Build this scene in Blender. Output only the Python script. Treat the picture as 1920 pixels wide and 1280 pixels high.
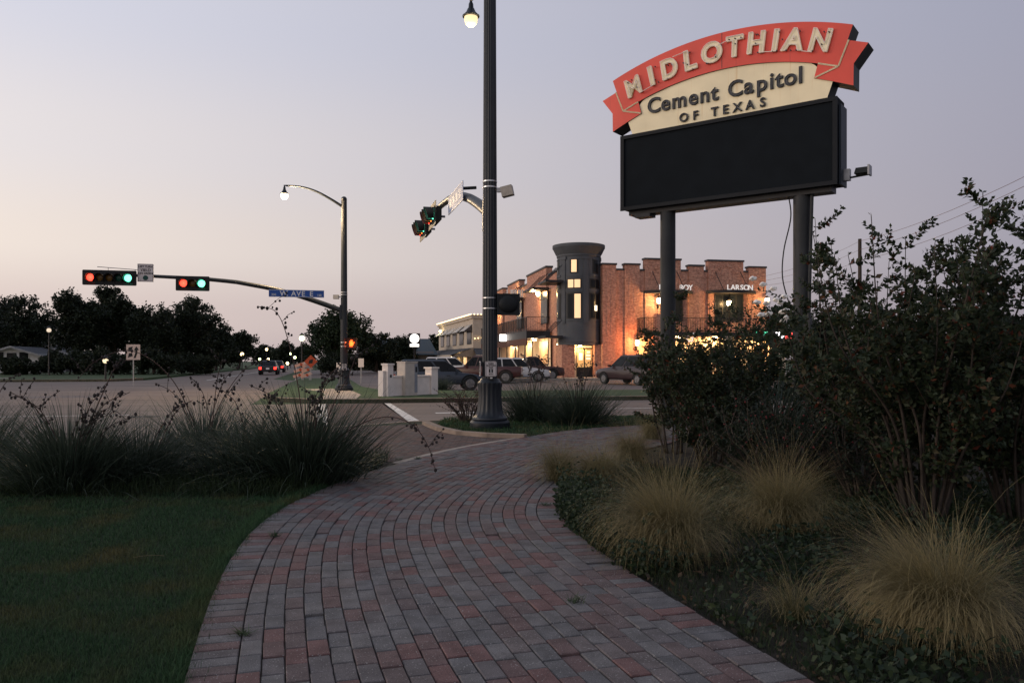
import bpy, bmesh, math, random
import numpy as np
from mathutils import Vector, Matrix

# ------------------------------------------------------------------ clear
for o in list(bpy.data.objects):
    bpy.data.objects.remove(o, do_unlink=True)
scene = bpy.context.scene
COL = scene.collection
R = math.radians
rnd = random.Random(7)
rng = np.random.default_rng(7)

# ------------------------------------------------------------------ camera
CAM_H = 1.3
FPX = 1493.0          # focal length in pixels of the 1920 wide photograph
cam_d = bpy.data.cameras.new('camera')
cam = bpy.data.objects.new('camera', cam_d)
COL.objects.link(cam)
cam.location = (0, 0, CAM_H)
cam.rotation_euler = (R(90), 0, 0)
cam_d.sensor_width = 36.0
cam_d.lens = 28.0
cam_d.shift_y = 36.0 / 1920.0
cam_d.clip_start = 0.05
cam_d.clip_end = 3000
scene.camera = cam

# ------------------------------------------------------------------ world: dusk sky
SUN_AZ = R(-98)       # to the left of the view axis (+Y)
world = bpy.data.worlds.new('World')
scene.world = world
world.use_nodes = True
wn = world.node_tree.nodes
wl = world.node_tree.links
bg = wn['Background']
sky = wn.new('ShaderNodeTexSky')
sky.sky_type = 'NISHITA'
sky.sun_disc = False
sky.sun_elevation = R(1.0)
sky.sun_rotation = SUN_AZ
sky.ozone_density = 3.0
skyst = wn.new('ShaderNodeVectorMath'); skyst.operation = 'SCALE'; skyst.inputs['Scale'].default_value = 0.12
wl.new(sky.outputs[0], skyst.inputs[0])
tc = wn.new('ShaderNodeTexCoord')
sep = wn.new('ShaderNodeSeparateXYZ'); wl.new(tc.outputs['Generated'], sep.inputs[0])
dotn = wn.new('ShaderNodeVectorMath'); dotn.operation = 'DOT_PRODUCT'
dotn.inputs[1].default_value = (math.sin(SUN_AZ), math.cos(SUN_AZ), 0)
wl.new(tc.outputs['Generated'], dotn.inputs[0])
mr = wn.new('ShaderNodeMapRange'); mr.interpolation_type = 'LINEAR'
mr.inputs[1].default_value = -0.74; mr.inputs[2].default_value = 0.85
wl.new(dotn.outputs['Value'], mr.inputs[0])
def sky_ramp(stops):
    n = wn.new('ShaderNodeValToRGB')
    n.color_ramp.interpolation = 'EASE'
    while len(n.color_ramp.elements) < len(stops):
        n.color_ramp.elements.new(0.5)
    for e, (p, c) in zip(n.color_ramp.elements, stops):
        e.position = p; e.color = (*c, 1)
    wl.new(sep.outputs['Z'], n.inputs[0])
    return n
away = sky_ramp([(0.0, (.33, .29, .33)), (.06, (.34, .31, .37)), (.14, (.36, .345, .425)), (.38, (.355, .362, .465)), (.9, (.26, .29, .40))])
near = sky_ramp([(0.0, (.84, .68, .64)), (.05, (.98, .80, .72)), (.13, (1.20, 1.04, .90)), (.24, (1.10, 1.02, .99)), (.38, (.92, .92, 1.02)), (.9, (.42, .48, .62))])
mixg = wn.new('ShaderNodeMix'); mixg.data_type = 'RGBA'
wl.new(mr.outputs[0], mixg.inputs[0]); wl.new(away.outputs[0], mixg.inputs[6]); wl.new(near.outputs[0], mixg.inputs[7])
mixs = wn.new('ShaderNodeMix'); mixs.data_type = 'RGBA'; mixs.inputs[0].default_value = 0.10
wl.new(mixg.outputs[2], mixs.inputs[6]); wl.new(skyst.outputs[0], mixs.inputs[7])
wl.new(mixs.outputs[2], bg.inputs[0])
bg.inputs[1].default_value = 1.0

# ------------------------------------------------------------------ sun (already set: very weak, wide)
sd = bpy.data.lights.new('sun', 'SUN'); sd.energy = 1.15; sd.angle = R(28); sd.color = (1, .80, .66)
sun = bpy.data.objects.new('sun', sd); COL.objects.link(sun)
_el = R(6)
sun.rotation_euler = (Vector((math.sin(SUN_AZ) * math.cos(_el), math.cos(SUN_AZ) * math.cos(_el), math.sin(_el)))).to_track_quat('Z', 'Y').to_euler()

scene.view_settings.view_transform = 'Standard'
scene.view_settings.look = 'None'
scene.view_settings.gamma = 1
scene.view_settings.exposure = 0.0
scene.cycles.use_denoising = True
scene.cycles.max_bounces = 5
scene.cycles.sample_clamp_indirect = 4.0

# ------------------------------------------------------------------ layout helpers
def gp(px, py, z=0.0):
    """ground point (world) seen at a pixel of the 1920 px wide photograph"""
    Y = FPX * (CAM_H - z) / (py - 676.0)
    return Vector(((px - 960.0) * Y / FPX, Y, z))
def at(px, py, Y):
    return Vector(((px - 960.0) * Y / FPX, Y, CAM_H + (676.0 - py) * Y / FPX))
TH = R(13)
CT, ST_ = math.cos(TH), math.sin(TH)
def W(a, b, z=0.0):
    """street grid (a along the cross street, b along the avenue) to world"""
    return Vector((a * CT - b * ST_, a * ST_ + b * CT, z))

# ------------------------------------------------------------------ materials
MATS = {}
def mat(name, col, rough=.8, var=.15, scale=8.0, bump=0.0, metal=0.0, spec=.3, emit=None, strength=0.0, col2=None, island=False, detail=4.0, coat=0.0, trans=0.0):
    if name in MATS:
        return MATS[name]
    m = bpy.data.materials.new(name); m.use_nodes = True
    nt = m.node_tree; N = nt.nodes; L = nt.links
    p = N['Principled BSDF']
    p.inputs['Roughness'].default_value = rough
    p.inputs['Metallic'].default_value = metal
    p.inputs['Specular IOR Level'].default_value = spec
    if coat: p.inputs['Coat Weight'].default_value = coat
    t = N.new('ShaderNodeTexCoord')
    nz = N.new('ShaderNodeTexNoise'); nz.inputs['Scale'].default_value = scale; nz.inputs['Detail'].default_value = detail
    L.new(t.outputs['Object'], nz.inputs['Vector'])
    rmp = N.new('ShaderNodeValToRGB')
    c2 = col2 if col2 else tuple(min(1, c * (1 + var)) for c in col)
    c1 = col if col2 else tuple(c * (1 - var) for c in col)
    rmp.color_ramp.elements[0].position = .3; rmp.color_ramp.elements[0].color = (*c1, 1)
    rmp.color_ramp.elements[1].position = .7; rmp.color_ramp.elements[1].color = (*c2, 1)
    if island:
        g = N.new('ShaderNodeNewGeometry'); L.new(g.outputs['Random Per Island'], rmp.inputs[0])
        rmp.color_ramp.elements[0].position = 0; rmp.color_ramp.elements[1].position = 1
    else:
        L.new(nz.outputs['Fac'], rmp.inputs[0])
    L.new(rmp.outputs[0], p.inputs['Base Color'])
    if bump:
        b = N.new('ShaderNodeBump'); b.inputs['Strength'].default_value = bump; b.inputs['Distance'].default_value = .01
        nz2 = N.new('ShaderNodeTexNoise'); nz2.inputs['Scale'].default_value = scale * 6; nz2.inputs['Detail'].default_value = 5
        L.new(t.outputs['Object'], nz2.inputs['Vector'])
        L.new(nz2.outputs['Fac'], b.inputs['Height']); L.new(b.outputs[0], p.inputs['Normal'])
    if emit:
        p.inputs['Emission Color'].default_value = (*emit, 1); p.inputs['Emission Strength'].default_value = strength
    if trans:
        tr = N.new('ShaderNodeBsdfTranslucent'); L.new(rmp.outputs[0], tr.inputs[0])
        mx = N.new('ShaderNodeMixShader'); mx.inputs[0].default_value = trans
        L.new(p.outputs[0], mx.inputs[1]); L.new(tr.outputs[0], mx.inputs[2])
        L.new(mx.outputs[0], N['Material Output'].inputs[0])
    MATS[name] = m
    return m

def mat_brickwall(name, c1, c2, mortar, bw=.22, bh=.075):
    m = bpy.data.materials.new(name); m.use_nodes = True
    nt = m.node_tree; N = nt.nodes; L = nt.links; p = N['Principled BSDF']
    p.inputs['Roughness'].default_value = .9; p.inputs['Specular IOR Level'].default_value = .15
    t = N.new('ShaderNodeTexCoord'); s = N.new('ShaderNodeSeparateXYZ'); L.new(t.outputs['Object'], s.inputs[0])
    ad = N.new('ShaderNodeMath'); ad.operation = 'ADD'; L.new(s.outputs['X'], ad.inputs[0]); L.new(s.outputs['Y'], ad.inputs[1])
    cb = N.new('ShaderNodeCombineXYZ'); L.new(ad.outputs[0], cb.inputs[0]); L.new(s.outputs['Z'], cb.inputs[1])
    br = N.new('ShaderNodeTexBrick'); L.new(cb.outputs[0], br.inputs['Vector'])
    br.inputs['Scale'].default_value = 1.0; br.inputs['Brick Width'].default_value = bw; br.inputs['Row Height'].default_value = bh
    br.inputs['Mortar Size'].default_value = .008; br.inputs['Bias'].default_value = -.1
    br.inputs['Color1'].default_value = (*c1, 1); br.inputs['Color2'].default_value = (*c2, 1); br.inputs['Mortar'].default_value = (*mortar, 1)
    # irregular darker and paler bricks
    wh = N.new('ShaderNodeTexNoise'); wh.inputs['Scale'].default_value = 5.5; wh.inputs['Detail'].default_value = 6; wh.inputs['Roughness'].default_value = .8
    L.new(cb.outputs[0], wh.inputs['Vector'])
    mrr = N.new('ShaderNodeMapRange'); mrr.inputs[1].default_value = .35; mrr.inputs[2].default_value = .68; mrr.inputs[3].default_value = .5; mrr.inputs[4].default_value = 1.5
    L.new(wh.outputs['Fac'], mrr.inputs[0])
    mul = N.new('ShaderNodeVectorMath'); mul.operation = 'SCALE'
    L.new(br.outputs['Color'], mul.inputs[0]); L.new(mrr.outputs[0], mul.inputs['Scale'])
    L.new(mul.outputs[0], p.inputs['Base Color'])
    b = N.new('ShaderNodeBump'); b.inputs['Strength'].default_value = .5; b.inputs['Distance'].default_value = .01; b.invert = True
    L.new(br.outputs['Fac'], b.inputs['Height']); L.new(b.outputs[0], p.inputs['Normal'])
    MATS[name] = m
    return m

def mat_asphalt(name, col, crack=True):
    m = bpy.data.materials.new(name); m.use_nodes = True
    nt = m.node_tree; N = nt.nodes; L = nt.links; p = N['Principled BSDF']
    p.inputs['Roughness'].default_value = .75; p.inputs['Specular IOR Level'].default_value = .35
    t = N.new('ShaderNodeTexCoord')
    n1 = N.new('ShaderNodeTexNoise'); n1.inputs['Scale'].default_value = .35; n1.inputs['Detail'].default_value = 6
    n2 = N.new('ShaderNodeTexNoise'); n2.inputs['Scale'].default_value = 40; n2.inputs['Detail'].default_value = 3
    L.new(t.outputs['Object'], n1.inputs['Vector']); L.new(t.outputs['Object'], n2.inputs['Vector'])
    mp = N.new('ShaderNodeMapping'); mp.inputs['Rotation'].default_value = (0, 0, -R(13)); mp.inputs['Scale'].default_value = (.035, 1.1, 1); L.new(t.outputs['Object'], mp.inputs[0])
    n3 = N.new('ShaderNodeTexNoise'); n3.inputs['Scale'].default_value = 1; n3.inputs['Detail'].default_value = 5; L.new(mp.outputs[0], n3.inputs['Vector'])
    av = N.new('ShaderNodeMath'); av.operation = 'MULTIPLY_ADD'; av.inputs[1].default_value = .55; L.new(n3.outputs['Fac'], av.inputs[0])
    hf = N.new('ShaderNodeMath'); hf.operation = 'MULTIPLY'; hf.inputs[1].default_value = .45; L.new(n1.outputs['Fac'], hf.inputs[0]); L.new(hf.outputs[0], av.inputs[2])
    a = N.new('ShaderNodeMath'); a.operation = 'MULTIPLY_ADD'; a.inputs[1].default_value = .35
    L.new(n2.outputs['Fac'], a.inputs[0]); L.new(av.outputs[0], a.inputs[2])
    r = N.new('ShaderNodeValToRGB'); r.color_ramp.elements[0].position = .50; r.color_ramp.elements[1].position = .85
    r.color_ramp.elements[0].color = (*[c * .65 for c in col], 1); r.color_ramp.elements[1].color = (*[c * 1.35 for c in col], 1)
    L.new(a.outputs[0], r.inputs[0]); L.new(r.outputs[0], p.inputs['Base Color'])
    b = N.new('ShaderNodeBump'); b.inputs['Strength'].default_value = .3; b.inputs['Distance'].default_value = .005
    L.new(n2.outputs['Fac'], b.inputs['Height']); L.new(b.outputs[0], p.inputs['Normal'])
    MATS[name] = m
    return m

def mat_paver(name, island):
    """concrete pavers: most are grey, about a third are red; speckled aggregate"""
    m = bpy.data.materials.new(name); m.use_nodes = True
    nt = m.node_tree; N = nt.nodes; L = nt.links; p = N['Principled BSDF']
    p.inputs['Roughness'].default_value = .85; p.inputs['Specular IOR Level'].default_value = .25
    if island:
        g = N.new('ShaderNodeNewGeometry'); rv = g.outputs['Random Per Island']
    else:
        g = N.new('ShaderNodeObjectInfo'); rv = g.outputs['Random']
    r = N.new('ShaderNodeValToRGB'); r.color_ramp.interpolation = 'CONSTANT'
    st = [(0, (.104, .101, .103)), (.20, (.120, .114, .113)), (.36, (.106, .096, .097)), (.46, (.120, .102, .099)), (.55, (.112, .074, .071)), (.70, (.130, .074, .070)), (.86, (.104, .080, .078))]
    while len(r.color_ramp.elements) < len(st): r.color_ramp.elements.new(.5)
    for e, (q, c) in zip(r.color_ramp.elements, st): e.position = q; e.color = (*c, 1)
    L.new(rv, r.inputs[0])
    t = N.new('ShaderNodeTexCoord'); gg = N.new('ShaderNodeNewGeometry')
    n2 = N.new('ShaderNodeTexNoise'); n2.inputs['Scale'].default_value = 260; n2.inputs['Detail'].default_value = 2
    n1 = N.new('ShaderNodeTexNoise'); n1.inputs['Scale'].default_value = 9; n1.inputs['Detail'].default_value = 5
    L.new(gg.outputs['Position'], n2.inputs['Vector']); L.new(gg.outputs['Position'], n1.inputs['Vector'])
    k = N.new('ShaderNodeMapRange'); k.inputs[1].default_value = .3; k.inputs[2].default_value = .75; k.inputs[3].default_value = .62; k.inputs[4].default_value = 1.5
    L.new(n2.outputs['Fac'], k.inputs[0])
    k1 = N.new('ShaderNodeMapRange'); k1.inputs[1].default_value = .3; k1.inputs[2].default_value = .7; k1.inputs[3].default_value = .80; k1.inputs[4].default_value = 1.34
    L.new(n1.outputs['Fac'], k1.inputs[0])
    mm = N.new('ShaderNodeMath'); mm.operation = 'MULTIPLY'; L.new(k.outputs[0], mm.inputs[0]); L.new(k1.outputs[0], mm.inputs[1])
    sc_ = N.new('ShaderNodeVectorMath'); sc_.operation = 'SCALE'; L.new(r.outputs[0], sc_.inputs[0]); L.new(mm.outputs[0], sc_.inputs['Scale'])
    # pale chips of aggregate
    n3 = N.new('ShaderNodeTexNoise'); n3.inputs['Scale'].default_value = 130; n3.inputs['Detail'].default_value = 0
    L.new(gg.outputs['Position'], n3.inputs['Vector'])
    k3 = N.new('ShaderNodeMapRange'); k3.inputs[1].default_value = .74; k3.inputs[2].default_value = .80
    L.new(n3.outputs['Fac'], k3.inputs[0])
    mx = N.new('ShaderNodeMix'); mx.data_type = 'RGBA'; L.new(k3.outputs[0], mx.inputs[0]); L.new(sc_.outputs[0], mx.inputs[6]); mx.inputs[7].default_value = (.30, .29, .28, 1)
    L.new(mx.outputs[2], p.inputs['Base Color'])
    b = N.new('ShaderNodeBump'); b.inputs['Strength'].default_value = .5; b.inputs['Distance'].default_value = .003
    L.new(n2.outputs['Fac'], b.inputs['Height']); L.new(b.outputs[0], p.inputs['Normal'])
    MATS[name] = m
    return m

def mat_blade(name, base, tip, rough=.7, jitter=.35, patch=None):
    """blade / leaf with its own colour change from root to tip (UV v)"""
    m = bpy.data.materials.new(name); m.use_nodes = True
    nt = m.node_tree; N = nt.nodes; L = nt.links; p = N['Principled BSDF']
    p.inputs['Roughness'].default_value = rough; p.inputs['Specular IOR Level'].default_value = .25
    uv = N.new('ShaderNodeUVMap'); s = N.new('ShaderNodeSeparateXYZ'); L.new(uv.outputs[0], s.inputs[0])
    r = N.new('ShaderNodeValToRGB'); r.color_ramp.elements[0].color = (*base, 1); r.color_ramp.elements[1].color = (*tip, 1)
    L.new(s.outputs['Y'], r.inputs[0])
    g = N.new('ShaderNodeNewGeometry')
    k = N.new('ShaderNodeMapRange'); k.inputs[3].default_value = 1 - jitter; k.inputs[4].default_value = 1 + jitter
    L.new(g.outputs['Random Per Island'], k.inputs[0])
    if patch:
        pn = N.new('ShaderNodeTexNoise'); pn.inputs['Scale'].default_value = 1.6; pn.inputs['Detail'].default_value = 4; L.new(g.outputs['Position'], pn.inputs['Vector'])
        pr = N.new('ShaderNodeMapRange'); pr.inputs[1].default_value = .48; pr.inputs[2].default_value = .72; L.new(pn.outputs['Fac'], pr.inputs[0])
        pm = N.new('ShaderNodeMix'); pm.data_type = 'RGBA'; L.new(pr.outputs[0], pm.inputs[0]); L.new(r.outputs[0], pm.inputs[6]); pm.inputs[7].default_value = (*patch, 1)
        src = pm.outputs[2]
    else:
        src = r.outputs[0]
    sc_ = N.new('ShaderNodeVectorMath'); sc_.operation = 'SCALE'; L.new(src, sc_.inputs[0]); L.new(k.outputs[0], sc_.inputs['Scale'])
    L.new(sc_.outputs[0], p.inputs['Base Color'])
    tr = N.new('ShaderNodeBsdfTranslucent'); L.new(sc_.outputs[0], tr.inputs[0])
    mx = N.new('ShaderNodeMixShader'); mx.inputs[0].default_value = .25
    L.new(p.outputs[0], mx.inputs[1]); L.new(tr.outputs[0], mx.inputs[2]); L.new(mx.outputs[0], N['Material Output'].inputs[0])
    MATS[name] = m
    return m

def mat_leaf(name, stops, trans=.25):
    """leaves of several colours, one per leaf"""
    m = bpy.data.materials.new(name); m.use_nodes = True
    nt = m.node_tree; N = nt.nodes; L = nt.links; p = N['Principled BSDF']
    p.inputs['Roughness'].default_value = .6; p.inputs['Specular IOR Level'].default_value = .3
    g = N.new('ShaderNodeNewGeometry'); r = N.new('ShaderNodeValToRGB'); r.color_ramp.interpolation = 'LINEAR'
    while len(r.color_ramp.elements) < len(stops): r.color_ramp.elements.new(.5)
    for e, (q, c) in zip(r.color_ramp.elements, stops): e.position = q; e.color = (*c, 1)
    L.new(g.outputs['Random Per Island'], r.inputs[0]); L.new(r.outputs[0], p.inputs['Base Color'])
    tr = N.new('ShaderNodeBsdfTranslucent'); L.new(r.outputs[0], tr.inputs[0])
    mx = N.new('ShaderNodeMixShader'); mx.inputs[0].default_value = trans
    L.new(p.outputs[0], mx.inputs[1]); L.new(tr.outputs[0], mx.inputs[2]); L.new(mx.outputs[0], N['Material Output'].inputs[0])
    MATS[name] = m
    return m

def mat_streak(name, col, stain, vert=True):
    """painted sheet metal with thin vertical rust runs and faint fading"""
    m = bpy.data.materials.new(name); m.use_nodes = True
    nt = m.node_tree; N = nt.nodes; L = nt.links; p = N['Principled BSDF']
    p.inputs['Roughness'].default_value = .45; p.inputs['Specular IOR Level'].default_value = .4
    t = N.new('ShaderNodeTexCoord')
    mp = N.new('ShaderNodeMapping'); mp.inputs['Scale'].default_value = (16, 1, .7); L.new(t.outputs['Object'], mp.inputs[0])
    n1 = N.new('ShaderNodeTexNoise'); n1.inputs['Scale'].default_value = 1; n1.inputs['Detail'].default_value = 5; L.new(mp.outputs[0], n1.inputs['Vector'])
    r = N.new('ShaderNodeMapRange'); r.inputs[1].default_value = .60; r.inputs[2].default_value = .80; r.inputs[4].default_value = .55; L.new(n1.outputs['Fac'], r.inputs[0])
    mx = N.new('ShaderNodeMix'); mx.data_type = 'RGBA'; L.new(r.outputs[0], mx.inputs[0]); mx.inputs[6].default_value = (*col, 1); mx.inputs[7].default_value = (*stain, 1)
    n2 = N.new('ShaderNodeTexNoise'); n2.inputs['Scale'].default_value = 1.7; n2.inputs['Detail'].default_value = 6; L.new(t.outputs['Object'], n2.inputs['Vector'])
    k = N.new('ShaderNodeMapRange'); k.inputs[1].default_value = .3; k.inputs[2].default_value = .7; k.inputs[3].default_value = .88; k.inputs[4].default_value = 1.08; L.new(n2.outputs['Fac'], k.inputs[0])
    sc_ = N.new('ShaderNodeVectorMath'); sc_.operation = 'SCALE'; L.new(mx.outputs[2], sc_.inputs[0]); L.new(k.outputs[0], sc_.inputs['Scale'])
    L.new(sc_.outputs[0], p.inputs['Base Color'])
    MATS[name] = m
    return m

def emis(name, col, strength):
    if name in MATS: return MATS[name]
    m = bpy.data.materials.new(name); m.use_nodes = True
    p = m.node_tree.nodes['Principled BSDF']
    p.inputs['Base Color'].default_value = (*[c * .6 for c in col], 1)
    p.inputs['Emission Color'].default_value = (*col, 1); p.inputs['Emission Strength'].default_value = strength
    MATS[name] = m
    return m

def glass(name, col=(.012, .015, .018), rough=.22):
    if name in MATS: return MATS[name]
    m = bpy.data.materials.new(name); m.use_nodes = True
    p = m.node_tree.nodes['Principled BSDF']
    p.inputs['Base Color'].default_value = (*col, 1); p.inputs['Roughness'].default_value = rough; p.inputs['Specular IOR Level'].default_value = .12
    MATS[name] = m
    return m

# ------------------------------------------------------------------ mesh helpers
class MB:
    def __init__(s): s.v = []; s.f = []; s.m = []
    def add(s, vs, fs, mi=0):
        o = len(s.v); s.v += [tuple(v) for v in vs]; s.f += [tuple(o + i for i in f) for f in fs]; s.m += [mi] * len(fs); return s
    def box(s, c, d, rz=0.0, mi=0, M=None, taper=1.0):
        x, y, z = d[0] / 2, d[1] / 2, d[2] / 2
        vs = [Vector((sx * x * (taper if sz > 0 else 1), sy * y * (taper if sz > 0 else 1), sz * z)) for sz in (-1, 1) for sx, sy in ((-1, -1), (1, -1), (1, 1), (-1, 1))]
        if rz: vs = [Matrix.Rotation(rz, 3, 'Z') @ v for v in vs]
        if M: vs = [M @ v for v in vs]
        vs = [v + Vector(c) for v in vs]
        return s.add(vs, [(3, 2, 1, 0), (4, 5, 6, 7), (0, 1, 5, 4), (1, 2, 6, 5), (2, 3, 7, 6), (3, 0, 4, 7)], mi)
    def bx(s, x0, x1, y0, y1, z0, z1, mi=0):
        return s.box(((x0 + x1) / 2, (y0 + y1) / 2, (z0 + z1) / 2), (x1 - x0, y1 - y0, z1 - z0), mi=mi)
    def prism(s, poly, z0, z1, mi=0):
        n = len(poly)
        vs = [(p[0], p[1], z0) for p in poly] + [(p[0], p[1], z1) for p in poly]
        fs = [tuple(range(n - 1, -1, -1)), tuple(range(n, 2 * n))] + [(i, (i + 1) % n, n + (i + 1) % n, n + i) for i in range(n)]
        return s.add(vs, fs, mi)
    def slab(s, poly, y0, y1, mi=0, cap_mi=None):
        """polygon in XZ, extruded along Y from y0 (front) to y1"""
        n = len(poly)
        vs = [(p[0], y0, p[1]) for p in poly] + [(p[0], y1, p[1]) for p in poly]
        fs = [tuple(range(n)), tuple(range(2 * n - 1, n - 1, -1))] + [(i, n + i, n + (i + 1) % n, (i + 1) % n) for i in range(n)]
        o = len(s.f); s.add(vs, fs, mi)
        if cap_mi is not None: s.m[o] = cap_mi
        return s
    def sheet(s, poly, z, mi=0):
        return s.add([(p[0], p[1], z) for p in poly], [tuple(range(len(poly)))], mi)
    def tube(s, pts, radii, n=8, mi=0, cap=True):
        pts = [Vector(p) for p in pts]
        if not hasattr(radii, '__len__'): radii = [radii] * len(pts)
        vs = []; prev = None
        for i, p in enumerate(pts):
            t = (pts[min(i + 1, len(pts) - 1)] - pts[max(i - 1, 0)]).normalized()
            if prev is None:
                u = t.orthogonal().normalized()
            else:
                u = (prev - t * prev.dot(t))
                u = u.normalized() if u.length > 1e-6 else t.orthogonal().normalized()
            prev = u; w = t.cross(u)
            vs += [p + (u * math.cos(2 * math.pi * k / n) + w * math.sin(2 * math.pi * k / n)) * radii[i] for k in range(n)]
        fs = [(i * n + k, i * n + (k + 1) % n, (i + 1) * n + (k + 1) % n, (i + 1) * n + k) for i in range(len(pts) - 1) for k in range(n)]
        if cap: fs += [tuple(range(n - 1, -1, -1)), tuple((len(pts) - 1) * n + k for k in range(n))]
        return s.add(vs, fs, mi)
    def lathe(s, prof, n=24, c=(0, 0, 0), mi=0, flute=0, depth=0.0, fz=None):
        vs = []
        for r, z in prof:
            for k in range(n):
                a = 2 * math.pi * k / n
                rr = r
                if flute and (fz is None or fz[0] <= z <= fz[1]): rr = r * (1 - depth * (.5 - .5 * math.cos(a * flute)))
                vs.append((c[0] + rr * math.cos(a), c[1] + rr * math.sin(a), c[2] + z))
        m_ = len(prof)
        fs = [(i * n + k, i * n + (k + 1) % n, (i + 1) * n + (k + 1) % n, (i + 1) * n + k) for i in range(m_ - 1) for k in range(n)]
        fs += [tuple(range(n - 1, -1, -1)), tuple((m_ - 1) * n + k for k in range(n))]
        return s.add(vs, fs, mi)
    def ball(s, c, r, n=8, m_=5, sq=(1, 1, 1), mi=0):
        prof = [(max(.02 * r, r * math.sin(math.pi * i / m_)), -r * math.cos(math.pi * i / m_)) for i in range(m_ + 1)]
        o = len(s.v); s.lathe(prof, n, (0, 0, 0), mi)
        s.v[o:] = [(c[0] + v[0] * sq[0], c[1] + v[1] * sq[1], c[2] + v[2] * sq[2]) for v in s.v[o:]]
        return s
    def mesh(s, name, mats, smooth=False):
        me = bpy.data.meshes.new(name); me.from_pydata(s.v, [], s.f)
        for m_ in (mats if isinstance(mats, (list, tuple)) else [mats]): me.materials.append(m_)
        me.polygons.foreach_set('material_index', s.m)
        if smooth: me.shade_smooth()
        me.update()
        return me
    def build(s, name, mats, parent=None, smooth=False, loc=None, rz=None, angle=None):
        me = s.mesh(name, mats, smooth)
        if smooth and angle is not None:
            me.set_sharp_from_angle(angle=R(angle))
        return link(name, me, parent, loc, rz)

def link(name, me, parent=None, loc=None, rz=None):
    o = bpy.data.objects.new(name, me); COL.objects.link(o)
    if parent is not None: o.parent = parent
    if loc is not None: o.location = loc
    if rz is not None: o.rotation_euler = (0, 0, rz)
    return o
def tag(o, label=None, cat=None, group=None, kind=None):
    if label: o['label'] = label
    if cat: o['category'] = cat
    if group: o['group'] = group
    if kind: o['kind'] = kind
    return o
def thing(name, label, cat, loc=(0, 0, 0), rz=0.0, group=None):
    o = bpy.data.objects.new(name, None); COL.objects.link(o); o.empty_display_size = .2
    o.location = loc; o.rotation_euler = (0, 0, rz)
    return tag(o, label, cat, group)
def copy_tree(o, parent=None):
    c = o.copy(); COL.objects.link(c); c.parent = parent
    for ch in list(o.children): copy_tree(ch, c)
    return c
def point_light(name, parent, loc, energy, col, size=.08):
    l = bpy.data.lights.new(name, 'POINT'); l.energy = energy; l.color = col; l.shadow_soft_size = size
    o = bpy.data.objects.new(name, l); COL.objects.link(o); o.parent = parent; o.location = loc
    return o
def text_mesh(body, size=1.0, extrude=.01, offset=0.0, bevel=0.0, fill=True, shear=0.0, space=1.0, res=4, align='CENTER', valign='CENTER'):
    c = bpy.data.curves.new('text', 'FONT'); c.body = body; c.size = size; c.extrude = extrude; c.offset = offset
    c.shear = shear; c.space_character = space; c.resolution_u = res; c.align_x = align; c.align_y = valign
    if bevel: c.bevel_depth = bevel; c.bevel_resolution = 1
    if not fill: c.fill_mode = 'NONE'
    o = bpy.data.objects.new('text', c); COL.objects.link(o)
    dg = bpy.context.evaluated_depsgraph_get(); dg.update()
    me = bpy.data.meshes.new_from_object(o.evaluated_get(dg))
    bpy.data.objects.remove(o); bpy.data.curves.remove(c)
    return me
def text(name, body, parent, loc, m, size, extrude=.004, rot=(R(90), 0, 0), **kw):
    me = text_mesh(body, size, extrude, **kw); me.materials.clear(); me.materials.append(m)
    o = link(name, me, parent, loc); o.rotation_euler = rot
    return o
def np_mesh(name, V, F, mats, UV=None, smooth=False):
    """V (n,3) float, F (m,k) int"""
    V = np.asarray(V, dtype=np.float32); F = np.asarray(F, dtype=np.int32)
    me = bpy.data.meshes.new(name)
    m_, k = F.shape
    me.vertices.add(len(V)); me.vertices.foreach_set('co', V.ravel())
    me.loops.add(m_ * k); me.loops.foreach_set('vertex_index', F.ravel())
    me.polygons.add(m_); me.polygons.foreach_set('loop_start', np.arange(0, m_ * k, k, dtype=np.int32))
    if UV is not None:
        l = me.uv_layers.new(name='UVMap'); l.data.foreach_set('uv', np.asarray(UV, dtype=np.float32)[F.ravel()].ravel())
    for mm in (mats if isinstance(mats, (list, tuple)) else [mats]): me.materials.append(mm)
    me.update(calc_edges=True)
    if smooth: me.shade_smooth()
    return me
def catmull(P, n=12):
    P = [Vector(p) for p in P]; out = []
    Q = [P[0] * 2 - P[1]] + P + [P[-1] * 2 - P[-2]]
    for i in range(1, len(Q) - 2):
        for k in range(n):
            t = k / n; a, b, c, d = Q[i - 1], Q[i], Q[i + 1], Q[i + 2]
            out.append(.5 * ((2 * b) + (c - a) * t + (2 * a - 5 * b + 4 * c - d) * t * t + (3 * b - a - 3 * c + d) * t ** 3))
    out.append(P[-1])
    return out

# ------------------------------------------------------------------ shared materials
ASPHALT = mat_asphalt('asphalt', (.135, .104, .088))
LOT = mat_asphalt('lot_asphalt', (.125, .098, .088))
CONCRETE = mat('concrete', (.30, .26, .22), .9, .2, 3.0, .3)
KERBM = mat('kerb_concrete', (.26, .20, .155), .9, .25, 4.0, .3)
PAINT = mat('road_paint', (.60, .58, .54), .7, .25, 6.0)
LAWNM = mat('lawn_soil', (.012, .020, .010), .95, .4, 14.0, .6, col2=(.020, .034, .014))
FARGRASS = mat('far_grass', (.022, .045, .016), .95, .4, 1.3, .4, col2=(.040, .075, .026))
BEDM = mat('bed_mulch', (.016, .014, .010), .95, .4, 22.0, .9, col2=(.034, .028, .020))
BLACKM = mat('black_paint', (.012, .016, .021), .45, .2, 3.0, spec=.4)
BLACKR = mat('black_plastic', (.010, .012, .013), .6, .2, 6.0)
STEEL = mat('band_steel', (.55, .55, .55), .35, .1, 9.0, metal=.9)
GALV = mat('galvanised', (.33, .33, .34), .5, .2, 9.0, metal=.6)
WHITEM = mat('white_enamel', (.72, .71, .70), .5, .06, 5.0)
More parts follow.
